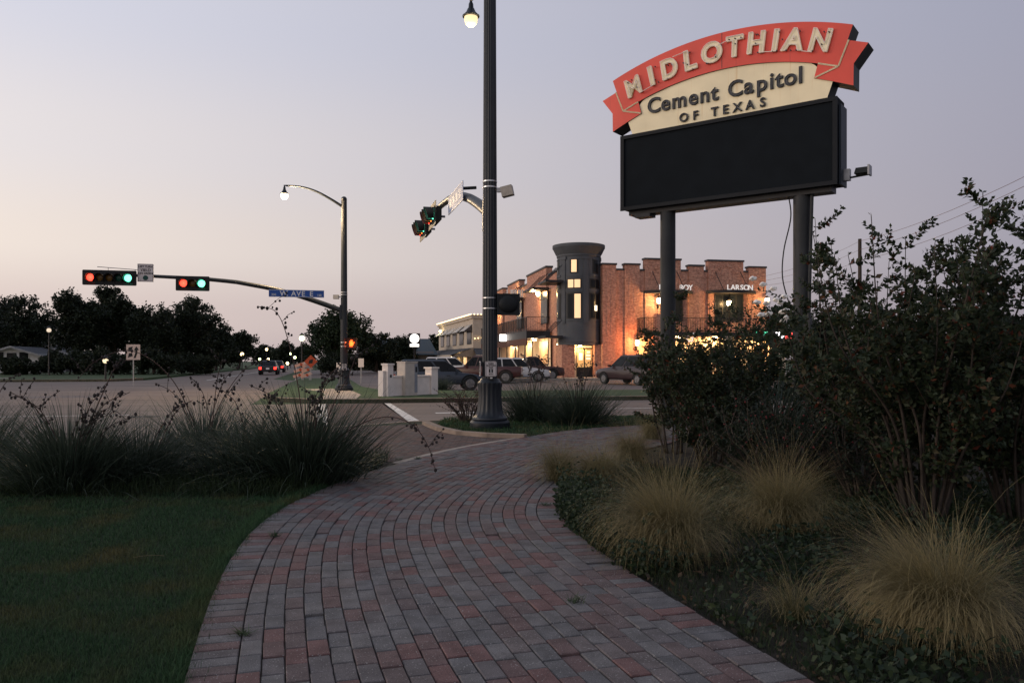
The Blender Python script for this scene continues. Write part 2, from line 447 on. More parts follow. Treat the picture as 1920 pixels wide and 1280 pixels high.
BLUEM = mat('sign_blue', (.018, .075, .30), .4, .1, 3.0)
BRICK = mat_brickwall('red_brick', (.40, .148, .090), (.56, .255, .165), (.52, .42, .35))
CREAM = mat('cream_stucco', (.50, .42, .33), .9, .08, 2.0)
PALESTUCCO = mat('pale_stucco', (.62, .50, .36), .9, .08, 2.0)
TOWERM = mat('tower_paint', (.074, .080, .090), .7, .12, 1.2)
DARKMETAL = mat('dark_metal', (.020, .020, .022), .5, .2, 5.0)
CAPM = mat('parapet_cap', (.05, .048, .05), .6, .2, 4.0)
WINDOW = glass('window_glass')
FRAMEM = mat('window_frame', (.018, .018, .018), .5, .1, 5.0)
LITWARM = emis('lit_interior', (1.0, .62, .30), .95)
LITPALE = emis('lit_blind', (1.0, .66, .36), .95)
BULB = emis('warm_bulb', (1.0, .72, .38), 14.0)
WHITEBULB = emis('white_light', (1.0, .90, .80), 5.0)
BARK = mat('bark', (.045, .036, .030), .9, .4, 18.0, .8)
TWIG = mat('twig', (.044, .034, .027), .85, .3, 20.0)

# ------------------------------------------------------------------ ground, streets, kerbs
ZR = -0.10
ground = MB().sheet([(-900, -60), (900, -60), (900, 1500), (-900, 1500)], ZR - .008).build('ground', FARGRASS)
tag(ground, kind='structure')
def ab_poly(p): return [W(a, b) for a, b in p]
st_x = MB().sheet(ab_poly([(-90, 6), (95, 6), (95, 26.6), (-90, 26.6)]), ZR).build('cross_street', ASPHALT); tag(st_x, kind='structure')
st_a = MB().sheet(ab_poly([(-40, 26.6), (-2.4, 26.6), (-2.4, 58), (-4, 62), (-4, 420), (-12.5, 420), (-12.5, 62), (-14, 58), (-40, 58)]), ZR).build('avenue', ASPHALT); tag(st_a, kind='structure')
st_n = MB().sheet(ab_poly([(-18, -40), (-5, -40), (-5, 6), (-18, 6)]), ZR).build('avenue_near', ASPHALT); tag(st_n, kind='structure')
lot = MB().sheet(ab_poly([(-2.4, 32), (70, 32), (70, 70), (9.5, 120), (-2.4, 120)]), ZR - .004).build('parking_lot', LOT); tag(lot, kind='structure')

near_poly = ab_poly([(-5.1, -40), (-5.1, 4), (-4.9, 7.5), (-4.1, 10.4), (-2.9, 12.8), (-1.4, 14.6), (.2, 15.9), (1.7, 16.9), (3.2, 17.5), (5, 17.8), (90, 17.8), (90, -40)])
nb = MB().prism([(p.x, p.y) for p in near_poly], ZR - .2, 0.0).build('near_ground', LAWNM); tag(nb, kind='structure')

def strip(pts, w, z0, z1, name, m, kind='structure', side=1):
    """strip of width w to one side of a polyline"""
    pts = [Vector((p[0], p[1], 0)) for p in pts]; off = []
    for i, p in enumerate(pts):
        t = (pts[min(i + 1, len(pts) - 1)] - pts[max(i - 1, 0)]).normalized()
        off.append(p + Vector((-t.y, t.x, 0)) * w * side)
    mb = MB(); n = len(pts)
    vs = [(p.x, p.y, z1) for p in pts] + [(p.x, p.y, z1) for p in off] + [(p.x, p.y, z0) for p in pts] + [(p.x, p.y, z0) for p in off]
    fs = []
    for i in range(n - 1):
        fs += [(i, i + 1, n + i + 1, n + i), (2 * n + i, 2 * n + i + 1, i + 1, i), (n + i, n + i + 1, 3 * n + i + 1, 3 * n + i)]
    fs += [(0, n, 3 * n, 2 * n), (n - 1, 3 * n - 1, 4 * n - 1, 2 * n - 1)]
    mb.add(vs, fs)
    o = mb.build(name, m); tag(o, kind=kind)
    return o
strip(near_poly[:-1], .16, ZR - .05, .012, 'kerb', KERBM, side=1)

# far corner: grass island with kerb, wall and pole on it
isl = ab_poly([(-2.0, 60), (-2.3, 31), (-1.9, 28.6), (-.6, 27.0), (1.2, 26.6), (92, 26.6), (92, 32.4), (14, 32.8), (6, 33.4), (2.2, 35.5), (1.6, 40), (1.4, 60)])
MB().prism([(p.x, p.y) for p in isl], ZR - .1, .03).build('far_verge', FARGRASS)['kind'] = 'structure'
strip(isl[1:7], .18, ZR - .05, .045, 'far_kerb', KERBM, side=1)
strip([W(.9, 27.0), W(1.2, 30), W(1.0, 34), W(.2, 37)], 1.3, .02, .036, 'far_sidewalk', CONCRETE, side=1)
# left far verge beyond the avenue
MB().prism([(p.x, p.y) for p in ab_poly([(-90, 58.5), (-14.5, 58.5), (-13, 62), (-13, 400), (-90, 400)])], ZR - .1, .03).build('left_verge', FARGRASS)['kind'] = 'structure'
strip([W(-80, 58.5), W(-14.5, 58.5), W(-13, 62)], .2, ZR - .05, .045, 'left_kerb', KERBM, side=1)
strip([W(-80, 61.5), W(-30, 61.5), W(-22, 64)], 1.6, .02, .036, 'left_sidewalk', CONCRETE, side=1)
# building apron
MB().prism([(p.x, p.y) for p in ab_poly([(7.6, 53.5), (60, 53.5), (60, 90), (7.6, 90)])], ZR - .1, .04).build('building_sidewalk', CONCRETE)['kind'] = 'structure'

# painted lines
def line(a0, b0, a1, b1, w, label_name='road_line', z=ZR + .004):
    p, q = W(a0, b0), W(a1, b1); t = (q - p).normalized(); n = Vector((-t.y, t.x, 0)) * w / 2
    o = MB().sheet([p - n, q - n, q + n, p + n], z).build(label_name, PAINT); tag(o, kind='structure'); return o
line(1.95, 16.9, 1.85, 26.4, .28); line(-.1, 16.2, -.2, 26.4, .28)
for k in range(5):
    line(2.8 + k * .62, 21.2 - k * .95, 4.5 + k * .72, 21.2 - k * .95, .36)
line(6, 22.0, 90, 22.0, .12); line(-90, 22.2, -5, 22.2, .12)
line(-8.4, 60, -8.4, 300, .14)
for k in range(9):
    line(9.0 + 2.7 * k, 47.5, 9.0 + 2.7 * k, 52.8, .11)
for k, (a, b, r_) in enumerate(((-4.5, 21.5, .38), (-9.5, 24.5, .36), (6.5, 24.0, .36))):
    o = MB().lathe([(r_, 0), (r_, .006)], 24).build('manhole_cover', mat('cast_iron', (.03, .028, .027), .7, .3, 20.0), loc=W(a, b, ZR + .001)); tag(o, ('round iron cover in the road behind the middle yucca', 'round iron cover farther left in the road', 'round iron cover right of the fluted pole')[k], 'manhole cover')
# brick crossing and brick ramp (pavers too far off to be told apart one by one)
def mat_fieldbrick(name):
    m = mat_brickwall(name, (.13, .075, .062), (.105, .095, .095), (.05, .045, .042), .21, .105)
    nt = m.node_tree
    s = [n for n in nt.nodes if n.type == 'SEPXYZ'][0]; cb = [n for n in nt.nodes if n.type == 'COMBXYZ'][0]
    for l in list(cb.inputs[0].links) + list(cb.inputs[1].links): nt.links.remove(l)
    nt.links.new(s.outputs['X'], cb.inputs[0]); nt.links.new(s.outputs['Y'], cb.inputs[1])
    return m
FIELDB = mat_fieldbrick('crossing_brick')
cw = MB().sheet([(p[0], p[1]) for p in [(-.02, 0), (1.8, 0), (1.8, 10.4), (-.02, 10.4)]], 0).build('brick_crossing', FIELDB, loc=W(0, 16.0, ZR + .004), rz=TH); tag(cw, kind='structure')
ramp_poly = [(-1.40, 10.15), (.20, 13.28), (-.84, 13.93), (-1.50, 15.55), (-1.72, 16.3), (-3.9, 15.2), (-3.6, 12.5), (-2.6, 10.6)]
rp = MB().sheet(ramp_poly, .006).build('brick_ramp', FIELDB); tag(rp, kind='structure')
strip([(-1.68, 16.2), (-1.52, 15.62), (-1.25, 14.75), (-.86, 13.98), (-.35, 13.55), (.25, 13.34)], .15, -.02, .075, 'island_kerb', KERBM, side=-1)

# ------------------------------------------------------------------ curved paver path
LEFT = catmull([(-.25, -1.0), (-.60, .8), (-.95, 2.0), (-1.32, 3.21), (-1.66, 4.44), (-1.90, 5.6), (-1.99, 6.56), (-1.94, 7.5), (-1.76, 8.6), (-1.38, 10.0),
                (-.72, 11.7), (.22, 13.3), (1.0, 14.5), (1.9, 15.35), (3.2, 16.0), (6, 16.75), (10, 17.6), (16, 18.9)], 14)
LEFT = [Vector((p[0], p[1], 0)) for p in [(q.x, q.y) for q in LEFT]]
_s = [0.0]
for i in range(1, len(LEFT)): _s.append(_s[-1] + (LEFT[i] - LEFT[i - 1]).length)
S_TOT = _s[-1]
_sx = np.array(_s); _px = np.array([p.x for p in LEFT]); _py = np.array([p.y for p in LEFT])
def path_at(s, d):
    x = float(np.interp(s, _sx, _px)); y = float(np.interp(s, _sx, _py)); e = .25
    x1 = float(np.interp(s - e, _sx, _px)); y1 = float(np.interp(s - e, _sx, _py)); x2 = float(np.interp(s + e, _sx, _px)); y2 = float(np.interp(s + e, _sx, _py))
    t = Vector((x2 - x1, y2 - y1, 0)).normalized(); nrm = Vector((t.y, -t.x, 0))
    return Vector((x, y, 0)) + nrm * d, math.atan2(t.y, t.x)
PW = 2.40
ns = 150
base_mb = MB(); vs = []
for i in range(ns + 1):
    s = S_TOT * i / ns
    vs += [path_at(s, 0)[0], path_at(s, PW)[0]]
base_mb.add([(v.x, v.y, .006) for v in vs], [(2 * i, 2 * i + 1, 2 * i + 3, 2 * i + 2) for i in range(ns)])
SANDJ = mat('joint_sand', (.040, .042, .044), .95, .35, 30.0, .6, col2=(.078, .076, .072))
path = base_mb.build('brick_path', SANDJ); tag(path, kind='structure')
def brick_geom(l, w, h=.022, c=.006):
    x, y = l / 2, w / 2
    vs = [(sx * x, sy * y, 0) for sx, sy in ((-1, -1), (1, -1), (1, 1), (-1, 1))] + [(sx * x, sy * y, h - c) for sx, sy in ((-1, -1), (1, -1), (1, 1), (-1, 1))] + \
         [(sx * (x - c), sy * (y - c), h) for sx, sy in ((-1, -1), (1, -1), (1, 1), (-1, 1))]
    fs = [(0, 1, 5, 4), (1, 2, 6, 5), (2, 3, 7, 6), (3, 0, 4, 7), (4, 5, 9, 8), (5, 6, 10, 9), (6, 7, 11, 10), (7, 4, 8, 11), (8, 9, 10, 11)]
    return vs, fs
PV_O = mat_paver('paver', False); PV_I = mat_paver('paver_far', True)
items = []   # (x, y, heading, kind)
pitch = .0952
for c in range(21):
    d = .2 + pitch * (c + .5)
    s = rnd.uniform(-.2, 0) + .3
    while s < S_TOT - .3:
        p, a = path_at(s, d)
        p2, _ = path_at(s + .05, d)
        k = (p2 - p).length / .05           # course length per unit of edge length
        items.append((p.x, p.y, a, 0)); s += .1945 / max(k, .3)
for d in (.1, PW - .1):
    s = .3
    while s < S_TOT - .3:
        p, a = path_at(s, d); p2, _ = path_at(s + .05, d); k = (p2 - p).length / .05
        items.append((p.x, p.y, a, 1)); s += .0975 / max(k, .3)
def in_view(x, y):
    if y < 2.9: return False
    return abs(x / y) < .70
vis = [t for t in items if in_view(t[0], t[1]) and t[1] < 6.0]
vis.sort(key=lambda t: t[1])
nearset = set(id(t) for t in vis[:300])
g0 = brick_geom(.1868, .0900, .022, .004); g1 = brick_geom(.0905, .192, .022, .004)
me0 = MB().add(*g0).mesh('brick', PV_O); me1 = MB().add(*g1).mesh('brick', PV_O)
far = MB()
for t in items:
    dz = rnd.uniform(-.003, .003) - (.008 if rnd.random() < .02 else 0); da = rnd.gauss(0, .011)
    if id(t) in nearset:
        o = bpy.data.objects.new('brick', me0 if t[3] == 0 else me1); COL.objects.link(o); o.parent = path
        o.location = (t[0], t[1], dz + .006); o.rotation_euler = (rnd.gauss(0, .006), rnd.gauss(0, .006), t[2] + da)
    else:
        if t[1] > 21 or t[0] > 12: continue
        vs_, fs_ = g0 if t[3] == 0 else g1
        ca, sa = math.cos(t[2] + da), math.sin(t[2] + da)
        far.add([(t[0] + v[0] * ca - v[1] * sa, t[1] + v[0] * sa + v[1] * ca, v[2] + dz + .006) for v in vs_], fs_)
fb = far.build('bricks', PV_I, path); fb['kind'] = 'stuff'; fb.name = 'paving_bricks'
_b = [path_at(s, -.02)[0] for s in np.linspace(*[float(np.interp(y, _py, _sx)) for y in (10.0, 13.5)], 20)]
strip(_b, .13, 0, .014, 'concrete_band', CONCRETE, side=1)

# planting bed on the right of the path
bedL = [path_at(s, PW + .01)[0] for s in np.linspace(.3, S_TOT * .93, 60)]
bed = MB().sheet([(p.x, p.y) for p in bedL] + [(20, 14), (20, -2)], .010).build('planting_bed', BEDM); tag(bed, kind='structure')
bed2 = MB().sheet([(-5.4, 7.3), (-3.6, 7.25), (-2.6, 7.7), (-1.92, 8.1), (-1.7, 9.1), (-1.55, 9.6), (-1.45, 10.1), (-2.6, 10.7), (-4.2, 10.6), (-5.6, 9.6)], .006).build('grass_bed', BEDM); tag(bed2, kind='structure')

# ================================================================== town sign
RED = mat_streak('sign_red', (.78, .088, .056), (.48, .056, .044))
CRM = mat_streak('sign_cream', (.97, .84, .55), (.72, .44, .16))
CREAMF = mat('letter_cream', (.95, .86, .60), .5, .05, 6.0)
NEON = mat('neon_tube', (.92, .80, .70), .2, .04, 5.0, spec=.6)
LETBLK = mat('letter_black', (.016, .018, .024), .35, .2, 6.0, spec=.5)
BOARD = mat('sign_board_black', (.0072, .0100, .0130), .75, .15, 3.0, spec=.10)
FRAMEB = mat('sign_frame_black', (.009, .011, .014), .6, .15, 3.0, spec=.2)
BOARDSIDE = mat('sign_side_dark', (.018, .026, .040), .55, .2, 2.0)
TUBEGREY = mat('sign_return', (.035, .040, .042), .6, .4, 3.0)
POSTM = mat('sign_post_paint', (.026, .028, .030), .6, .25, 3.0)
YAW = .6331
SO = Vector((2.238, 16.3, 0.0)); SZ = 4.366
sign = thing('welcome_sign', 'tall town sign with red ribbon arch reading MIDLOTHIAN above a black display board', 'sign', SO, -YAW)
HW = 2.13
def arc(cx, z_end, hw, apex, n, x0=-1, x1=1):
    h = apex - z_end; r = (hw * hw + h * h) / (2 * h); zc = apex - r
    return [(cx + hw * (x0 + (x1 - x0) * i / n), zc + math.sqrt(max(0, r * r - (hw * (x0 + (x1 - x0) * i / n)) ** 2))) for i in range(n + 1)]
def zz(pts): return [(x, z + SZ) for x, z in pts]
# black board
mb = MB(); mb.slab(zz([(0, .02), (4.215, .02), (4.215, 1.517), (0, 1.517)]), 0, .48)
mb.build('display_board', [BOARD], sign)
mb = MB()
for a in ((0, 4.215, -.012, .06), (0, 4.215, 1.44, 1.512)): mb.bx(a[0] - .008, a[1] + .008, -.035, -.002, SZ + a[2], SZ + a[3])
for a in (-.008, 4.145): mb.bx(a, a + .078, -.033, -.002, SZ + .06, SZ + 1.44)
mb.build('board_frame', FRAMEB, sign)
mb = MB(); mb.bx(4.225, 4.262, .08, .47, SZ + .0, SZ + 1.40); mb.build('side_panel', BOARDSIDE, sign)
# cream field
top_low = arc(HW, 2.035, 2.10, 2.44, 36)
cream_poly = [(.229, 1.525), (4.033, 1.525), (4.13, 1.80), (3.83, 2.15)] + [p for p in reversed(top_low) if .40 < p[0] < 3.86] + [(.44, 2.15), (.13, 1.80)]
MB().slab(zz(cream_poly), .05, .42, 1, 0).build('cream_field', [CRM, TUBEGREY], sign)
# red arch band: top arc, bottom arc
top = arc(HW, 2.70, 2.34, 3.13, 40)
low = arc(HW, 2.035, 2.10, 2.44, 40)
mb = MB()
n = len(top)
vs = [(x, .02, z + SZ) for x, z in top] + [(x, .02, z + SZ) for x, z in low] + [(x, .44, z + SZ) for x, z in top] + [(x, .44, z + SZ) for x, z in low]
fs = [(n + i, n + i + 1, i + 1, i) for i in range(n - 1)]
mb.add(vs, fs, 0)
mb.add(vs, [(2 * n + i, 2 * n + i + 1, 3 * n + i + 1, 3 * n + i) for i in range(n - 1)], 1)
mb.add(vs, [(i, i + 1, 2 * n + i + 1, 2 * n + i) for i in range(n - 1)] + [(3 * n + i, 3 * n + i + 1, n + i + 1, n + i) for i in range(n - 1)] + [(n, 0, 2 * n, 3 * n), (n - 1, 2 * n - 1, 4 * n - 1, 3 * n - 1)], 1)
mb.build('ribbon_arch', [RED, TUBEGREY], sign)
# ribbon tails and their folds
for sgn, nm in ((-1, 'l'), (1, 'r')):
    def T(p): return [(HW + sgn * x, z) for x, z in p]
    tail = T([(2.262, 2.452), (2.585, 2.335), (2.35, 2.03), (2.345, 1.655), (2.0, 1.80), (1.69, 1.917), (2.10, 2.036)])
    if sgn > 0: tail = tail[::-1]
    MB().slab(zz(tail), .028, .44, 1, 0).build('ribbon_tail', [RED, TUBEGREY], sign)
    fold = T([(1.69, 1.917), (1.755, 2.155), (2.105, 2.044)])
    if sgn < 0: fold = fold[::-1]
    MB().slab(zz(fold), .024, .06, 1, 0).build('ribbon_fold', [RED, TUBEGREY], sign)
    mb = MB()
    for a, b in (((2.27, 2.455), (2.10, 2.035)), ((2.10, 2.035), (1.76, 2.158)), ((2.10, 2.035), (1.70, 1.919))):
        pa, pb = T([a, b]); d = Vector((pb[0] - pa[0], 0, pb[1] - pa[1])).normalized(); q = Vector((-d.z, 0, d.x)) * .014
        A = Vector((pa[0], .014, pa[1] + SZ)); B = Vector((pb[0], .014, pb[1] + SZ))
        yy = Vector((0, .008, 0))
        mb.add([A - q, B - q, B + q, A + q, A - q + yy, B - q + yy, B + q + yy, A + q + yy], [(0, 1, 2, 3), (3, 2, 1, 0), (0, 4, 5, 1), (3, 2, 6, 7)])
    mb.build('pinstripe', CREAMF, sign)['kind'] = 'stuff'
# seam between the two halves of the arch
MB().bx(HW - .004, HW + .004, .016, .022, SZ + 2.45, SZ + 3.12).build('seam', LETBLK, sign)
# letters of MIDLOTHIAN: raised cream bodies with glass tubing round each
LET = [('M', .285, 2.455, 15.5), ('I', .685, 2.585, 13), ('D', 1.07, 2.655, 9.5), ('L', 1.50, 2.72, 6), ('O', 1.945, 2.765, 2), ('T', 2.39, 2.775, -2.5), ('H', 2.80, 2.75, -6), ('I', 3.155, 2.705, -8.5), ('A', 3.475, 2.645, -12), ('N', 3.935, 2.525, -15.5)]
for ch, x, z, ang in LET:
    e = bpy.data.objects.new('letter', None); COL.objects.link(e); e.parent = sign; e.empty_display_size = .1
    e.location = (x, .016, z + SZ); e.rotation_euler = (0, R(-ang), 0)
    sx = {'M': .92, 'I': 1, 'D': .92, 'L': 1.0, 'O': .98, 'T': .98, 'H': .92, 'A': .98, 'N': .92}[ch]
    fat = .010 if ch == 'M' else .020
    o = text('letter_body', ch, e, (0, -.012, 0), CREAMF, .52, .014, offset=fat); o.scale = (sx, 1.0, 1)
    o = text('neon_tubing', ch, e, (0, -.055, 0), NEON, .52, 0.0, offset=fat - .004, bevel=.0075, fill=False); o.scale = (sx, 1.0, 1)
    mb = MB()
    for k in range(4):
        px, pz = rnd.uniform(-.13, .13) * sx, rnd.choice((-.17, .16, rnd.uniform(-.15, .15)))
        mb.tube([(px, -.02, pz), (px, -.060, pz)], [.011, .013], 6)
    mb.build('tube_standoffs', LETBLK, e)['kind'] = 'stuff'
# bridging tubes between letters
mb = MB()
for (x0, z0), (x1, z1) in (((.44, 2.31), (.72, 2.40)), ((1.15, 2.87), (1.44, 2.915)), ((2.08, 2.88), (2.26, 2.93)), ((2.93, 2.56), (3.10, 2.53)), ((3.62, 2.42), (3.80, 2.36))):
    mb.tube([(x0, -.045, z0 + SZ), (x1, -.045, z1 + SZ)], .0075, 6)
mb.build('bridge_tubing', NEON, sign)['kind'] = 'stuff'
# black channel letters below
def place_word(word, x0, x1, z, size, off, shear=0.0, low=False):
    """letters one by one between x0 and x1 along the baseline"""
    adv = {'C': .72, 'e': .62, 'm': .92, 'n': .62, 't': .42, 'a': .64, 'p': .66, 'i': .30, 'o': .64, 'l': .30, 'O': .80, 'F': .62, 'T': .64, 'E': .64, 'X': .70, 'A': .72, 'S': .68, ' ': .5}
    tot = sum(adv[c] for c in word); x = x0
    for c in word:
        w = adv[c] / tot * (x1 - x0)
        if c != ' ':
            o = text('letter', c, sign, (x + w / 2, .036, z + SZ), LETBLK, size, .012, offset=off, shear=shear, valign='BOTTOM_BASELINE')
            t = text('tubing', c, o, (0, 0, .020), mat('dead_tube', (.055, .055, .06), .15, .1, 5, spec=.7), size, 0.0, rot=(0, 0, 0), bevel=.005, fill=False, valign='BOTTOM_BASELINE')
        x += w
place_word('Cement Capitol', .58, 3.64, 1.885, .42, .010)
place_word('OF TEXAS', 1.22, 3.02, 1.588, .235, .006)
# posts
for k, (lx, r) in enumerate(((.915, .152), (3.545, .152))):
    MB().lathe([(r, 0), (r, 2.0), (r, SZ + .1)], 20, (lx, .25, 0)).build('post', POSTM, sign, smooth=True, angle=40)
    MB().lathe([(r + .10, 0), (r + .10, .03), (r + .02, .05)], 16, (lx, .25, 0)).build('base_plate', POSTM, sign)
mb = MB(); mb.bx(.12, 4.1, .10, .40, SZ - .10, SZ + .018); mb.build('bottom_beam', DARKMETAL, sign)
MB().bx(.28, .62, .04, .3, SZ - .17, SZ - .10).build('junction_box', DARKMETAL, sign)
MB().bx(3.47, 3.77, -.06, .10, 1.15, 2.05).build('electrical_box', POSTM, sign)
MB().tube([(3.74, .2, SZ), (3.73, .14, 3.4), (3.71, .1, 2.05)], .03, 8).build('conduit', POSTM, sign)
_c = catmull([(3.30, .25, SZ - .02), (3.36, .2, 3.9), (3.24, .18, 3.3), (3.22, .18, 2.8), (3.34, .2, 2.3)], 8)
MB().tube(_c, .012, 5).build('cable', BLACKR, sign)
# flood lamp on an arm at the board's right end
fl = thing('flood_light', 'small flood lamp on a bracket at the right end of the black board', 'lamp', sign.matrix_basis @ Vector((4.262, .3, SZ + .16)), -YAW)
MB().bx(0, .10, -.05, .05, -.07, .13).build('bracket', GALV, fl)
MB().tube([(.1, 0, -.02), (.42, 0, .0)], .018, 8).build('arm', BLACKR, fl)
mb = MB(); mb.box((.30, 0, .07), (.24, .20, .10), taper=.8); mb.build('lamp_head', BLACKR, fl)
MB().bx(.40, .43, -.10, .10, -.02, .15).build('visor', GALV, fl)

# ================================================================== street poles with mast arms
PROF = [(.375, 0), (.385, .03), (.385, .12), (.36, .155), (.33, .165), (.345, .185), (.335, .215), (.30, .235), (.275, .28), (.248, .36), (.232, .48), (.225, .62), (.228, .76), (.24, .84), (.235, .88), (.20, .91), (.185, .94), (.165, .96)]
def arm_z(s): return float(np.interp(s, [0, .2, 1.0, 1.9, 2.9, 4.4, 5.8, 7.9, 11], [0, .08, .37, .66, .92, 1.17, 1.28, 1.34, 1.40]))
def street_pole(name, label, loc, dirn, z_arm, arm_len, z_top, lamp_len, lit):
    """dirn: angle of the mast arm in plan"""
    t = thing(name, label, 'street lamp', loc, dirn)
    MB().lathe(PROF, 96, flute=16, depth=.07, fz=(.24, .85)).build('base', BLACKM, t, smooth=True, angle=35)
    MB().lathe([(.150, .95), (.146, 2.0), (.118, z_top)], 96, flute=16, depth=.10).build('shaft', BLACKM, t, smooth=True, angle=50)
    MB().ball((0, 0, z_top), .125, 16, 8).build('cap', BLACKM, t, smooth=True)
    pts = [(s, 0, z_arm + arm_z(s)) for s in np.linspace(.1, arm_len, 26)]
    MB().tube(pts, [.115 - .06 * i / 25 for i in range(26)], 14).build('mast_arm', BLACKM, t, smooth=True, angle=50)
    MB().bx(.10, .185, -.11, .11, z_arm - .32, z_arm + .28).build('arm_flange', BLACKM, t)
    ll = lamp_len
    pts = catmull([(.05, 0, z_top - .32), (.55, 0, z_top - .02), (1.15, 0, z_top + .28), (1.75, 0, z_top + .44), (ll - .05, 0, z_top + .47)], 6)
    MB().tube(pts, [.06 - .025 * i / (len(pts) - 1) for i in range(len(pts))], 10).build('lamp_arm', BLACKM, t, smooth=True, angle=50)
    zt = z_top + .47
    MB().tube([(ll - .12, 0, zt), (ll + .03, 0, zt)], .03, 8).build('lamp_socket', GALV, t)
    MB().lathe([(.02, .02), (.03, -.05), (.05, -.09), (.055, -.17), (.075, -.20), (.10, -.26), (.16, -.33), (.185, -.345), (.185, -.365), (.15, -.372)][::-1], 24, (ll, 0, zt)).build('lamp_hood', BLACKM, t, smooth=True, angle=40)
    g = MB().lathe([(.142, -.372), (.145, -.42), (.135, -.48), (.105, -.54), (.06, -.575), (.02, -.585)][::-1], 20, (ll, 0, zt)).build('lamp_globe', lit, t, smooth=True)
    return t
GLOBE_DIM = emis('globe_dim', (1.0, .78, .42), 1.15)
GLOBE_LIT = emis('globe_lit', (1.0, .80, .48), 26.0)
MAIN = Vector((-.425, 15.3, 0)); MDIR = math.atan2(.970, -.243)
pole = street_pole('street_pole', 'tall fluted black pole with flared base standing close by the brick path', MAIN, MDIR, 4.12, 9.4, 8.58, 1.88, GLOBE_DIM)
LP = Vector((-7.17, 34.0, .03)); LDIR = math.pi + TH
pole2 = street_pole('street_pole', 'black pole across the street with a lit lamp and a long mast arm', LP, LDIR, 3.36, 9.75, 8.15, 2.45, GLOBE_LIT)
point_light('lamp_light', pole2, (2.45, 0, 8.62 - .75), 2600, (1, .72, .42), .25)
point_light('lamp_light', pole, (1.88, 0, 9.05 - .85), 70, (1, .76, .45), .15)

def on_pole(p, ddir, s, side, z):
    """point at distance s along a mast arm, offset sideways"""
    u = Vector((math.cos(ddir), math.sin(ddir), 0)); n = Vector((-u.y, u.x, 0))
    v = p + u * s + n * side; v.z = z + p.z
    return v

# horizontal traffic signals ------------------------------------------------
LENS = {'r': (emis('lens_red', (1.0, .055, .03), 3.4), mat('lens_red_off', (.10, .012, .008), .3, .1)),
        'y': (emis('lens_yellow', (1.0, .26, .04), 3.6), mat('lens_yellow_off', (.12, .06, .006), .3, .1)),
        'g': (emis('lens_green', (.16, 1.0, .62), 3.2), mat('lens_green_off', (.005, .06, .04), .3, .1))}
def signal(label, loc, rz, order, on, group='mast arm traffic signals'):
    """housing in the local XZ plane, lenses towards local -Y; order left to right as seen from the front"""
    t = thing('traffic_signal', label, 'traffic signal', loc, rz, group)
    n = len(order); w = .345 * n
    MB().bx(-w / 2, w / 2, .0, .19, -.17, .17).build('housing', BLACKR, t)
    pl = MB().slab([(-w / 2 - .13, -.27), (-w / 2 - .10, -.30), (w / 2 + .10, -.30), (w / 2 + .13, -.27), (w / 2 + .13, .27), (w / 2 + .10, .30), (-w / 2 - .10, .30), (-w / 2 - .13, .27)], .02, .03)
    pl.build('backplate', BLACKR, t)
    for i, c in enumerate(order):
        x = -w / 2 + .345 * (i + .5)
        lit = i in on
        lens = MB()
        lens.lathe([(.145, 0), (.13, .018), (.09, .032), (.02, .038)], 20)
        lens.v = [(v[0] + x, -v[2] - .003, v[1]) for v in lens.v]; lens.f = [f[::-1] for f in lens.f]
        lens.f = [f[::-1] for f in lens.f]
        lo = lens.build('lens', LENS[c][0 if lit else 1], t, smooth=True)
        vz = MB(); m_ = 22
        pts = []
        for q in range(m_ + 1):
            a = R(-55) + R(290) * q / m_
            pts.append((math.cos(a), math.sin(a)))
        vs = []
        for r_, y0, y1 in ((.165, -.004, -.25), (.160, -.004, -.25)):
            for (ca, sa) in pts:
                ext = .55 + .45 * (sa * .5 + .5)
                vs += [(x + r_ * ca, y0, r_ * sa), (x + r_ * ca, y1 * ext, r_ * sa)]
        k = 2 * (m_ + 1)
        fs = [(2 * q, 2 * q + 1, 2 * q + 3, 2 * q + 2) for q in range(m_)] + [(k + 2 * q, k + 2 * q + 2, k + 2 * q + 3, k + 2 * q + 1) for q in range(m_)] + [(2 * q + 1, k + 2 * q + 1, k + 2 * q + 3, 2 * q + 3) for q in range(m_)]
        vz.add(vs, fs); vz.build('visor', BLACKR, lo, smooth=True)
        if lit:
            point_light('signal_light', t, (x, -.12, 0), 3.5, {'r': (1, .12, .05), 'y': (1, .45, .08), 'g': (.1, 1, .55)}[c], .05)
    MB().tube([(0, .10, .0), (0, .36, .0)], .03, 8).build('bracket', GALV, t)
    return t
F_L = TH                                    # signals on the left arm face the camera side
signal('long five lamp signal at the tip of the far mast arm, red and green lit', on_pole(LP, LDIR, 9.12, .34, 4.56), F_L, 'ryygg', (0, 4))
signal('short three lamp signal hung mid arm over the avenue, red and green lit', on_pole(LP, LDIR, 6.02, .34, 4.40), F_L, 'ryg', (0, 2))
F_M = MDIR + math.pi                        # arm points away; these face left
FM = MDIR - math.pi                         # local +X = towards pole
for s, z, lab in ((5.45, 5.02, 'signal seen edge on, nearer of two on the arm of the fluted pole'), (7.2, 4.98, 'signal seen edge on, farther of two on the arm of the fluted pole')):
    signal(lab, on_pole(MAIN, MDIR, s, .34, z), FM, 'ryg', (0, 1, 2))

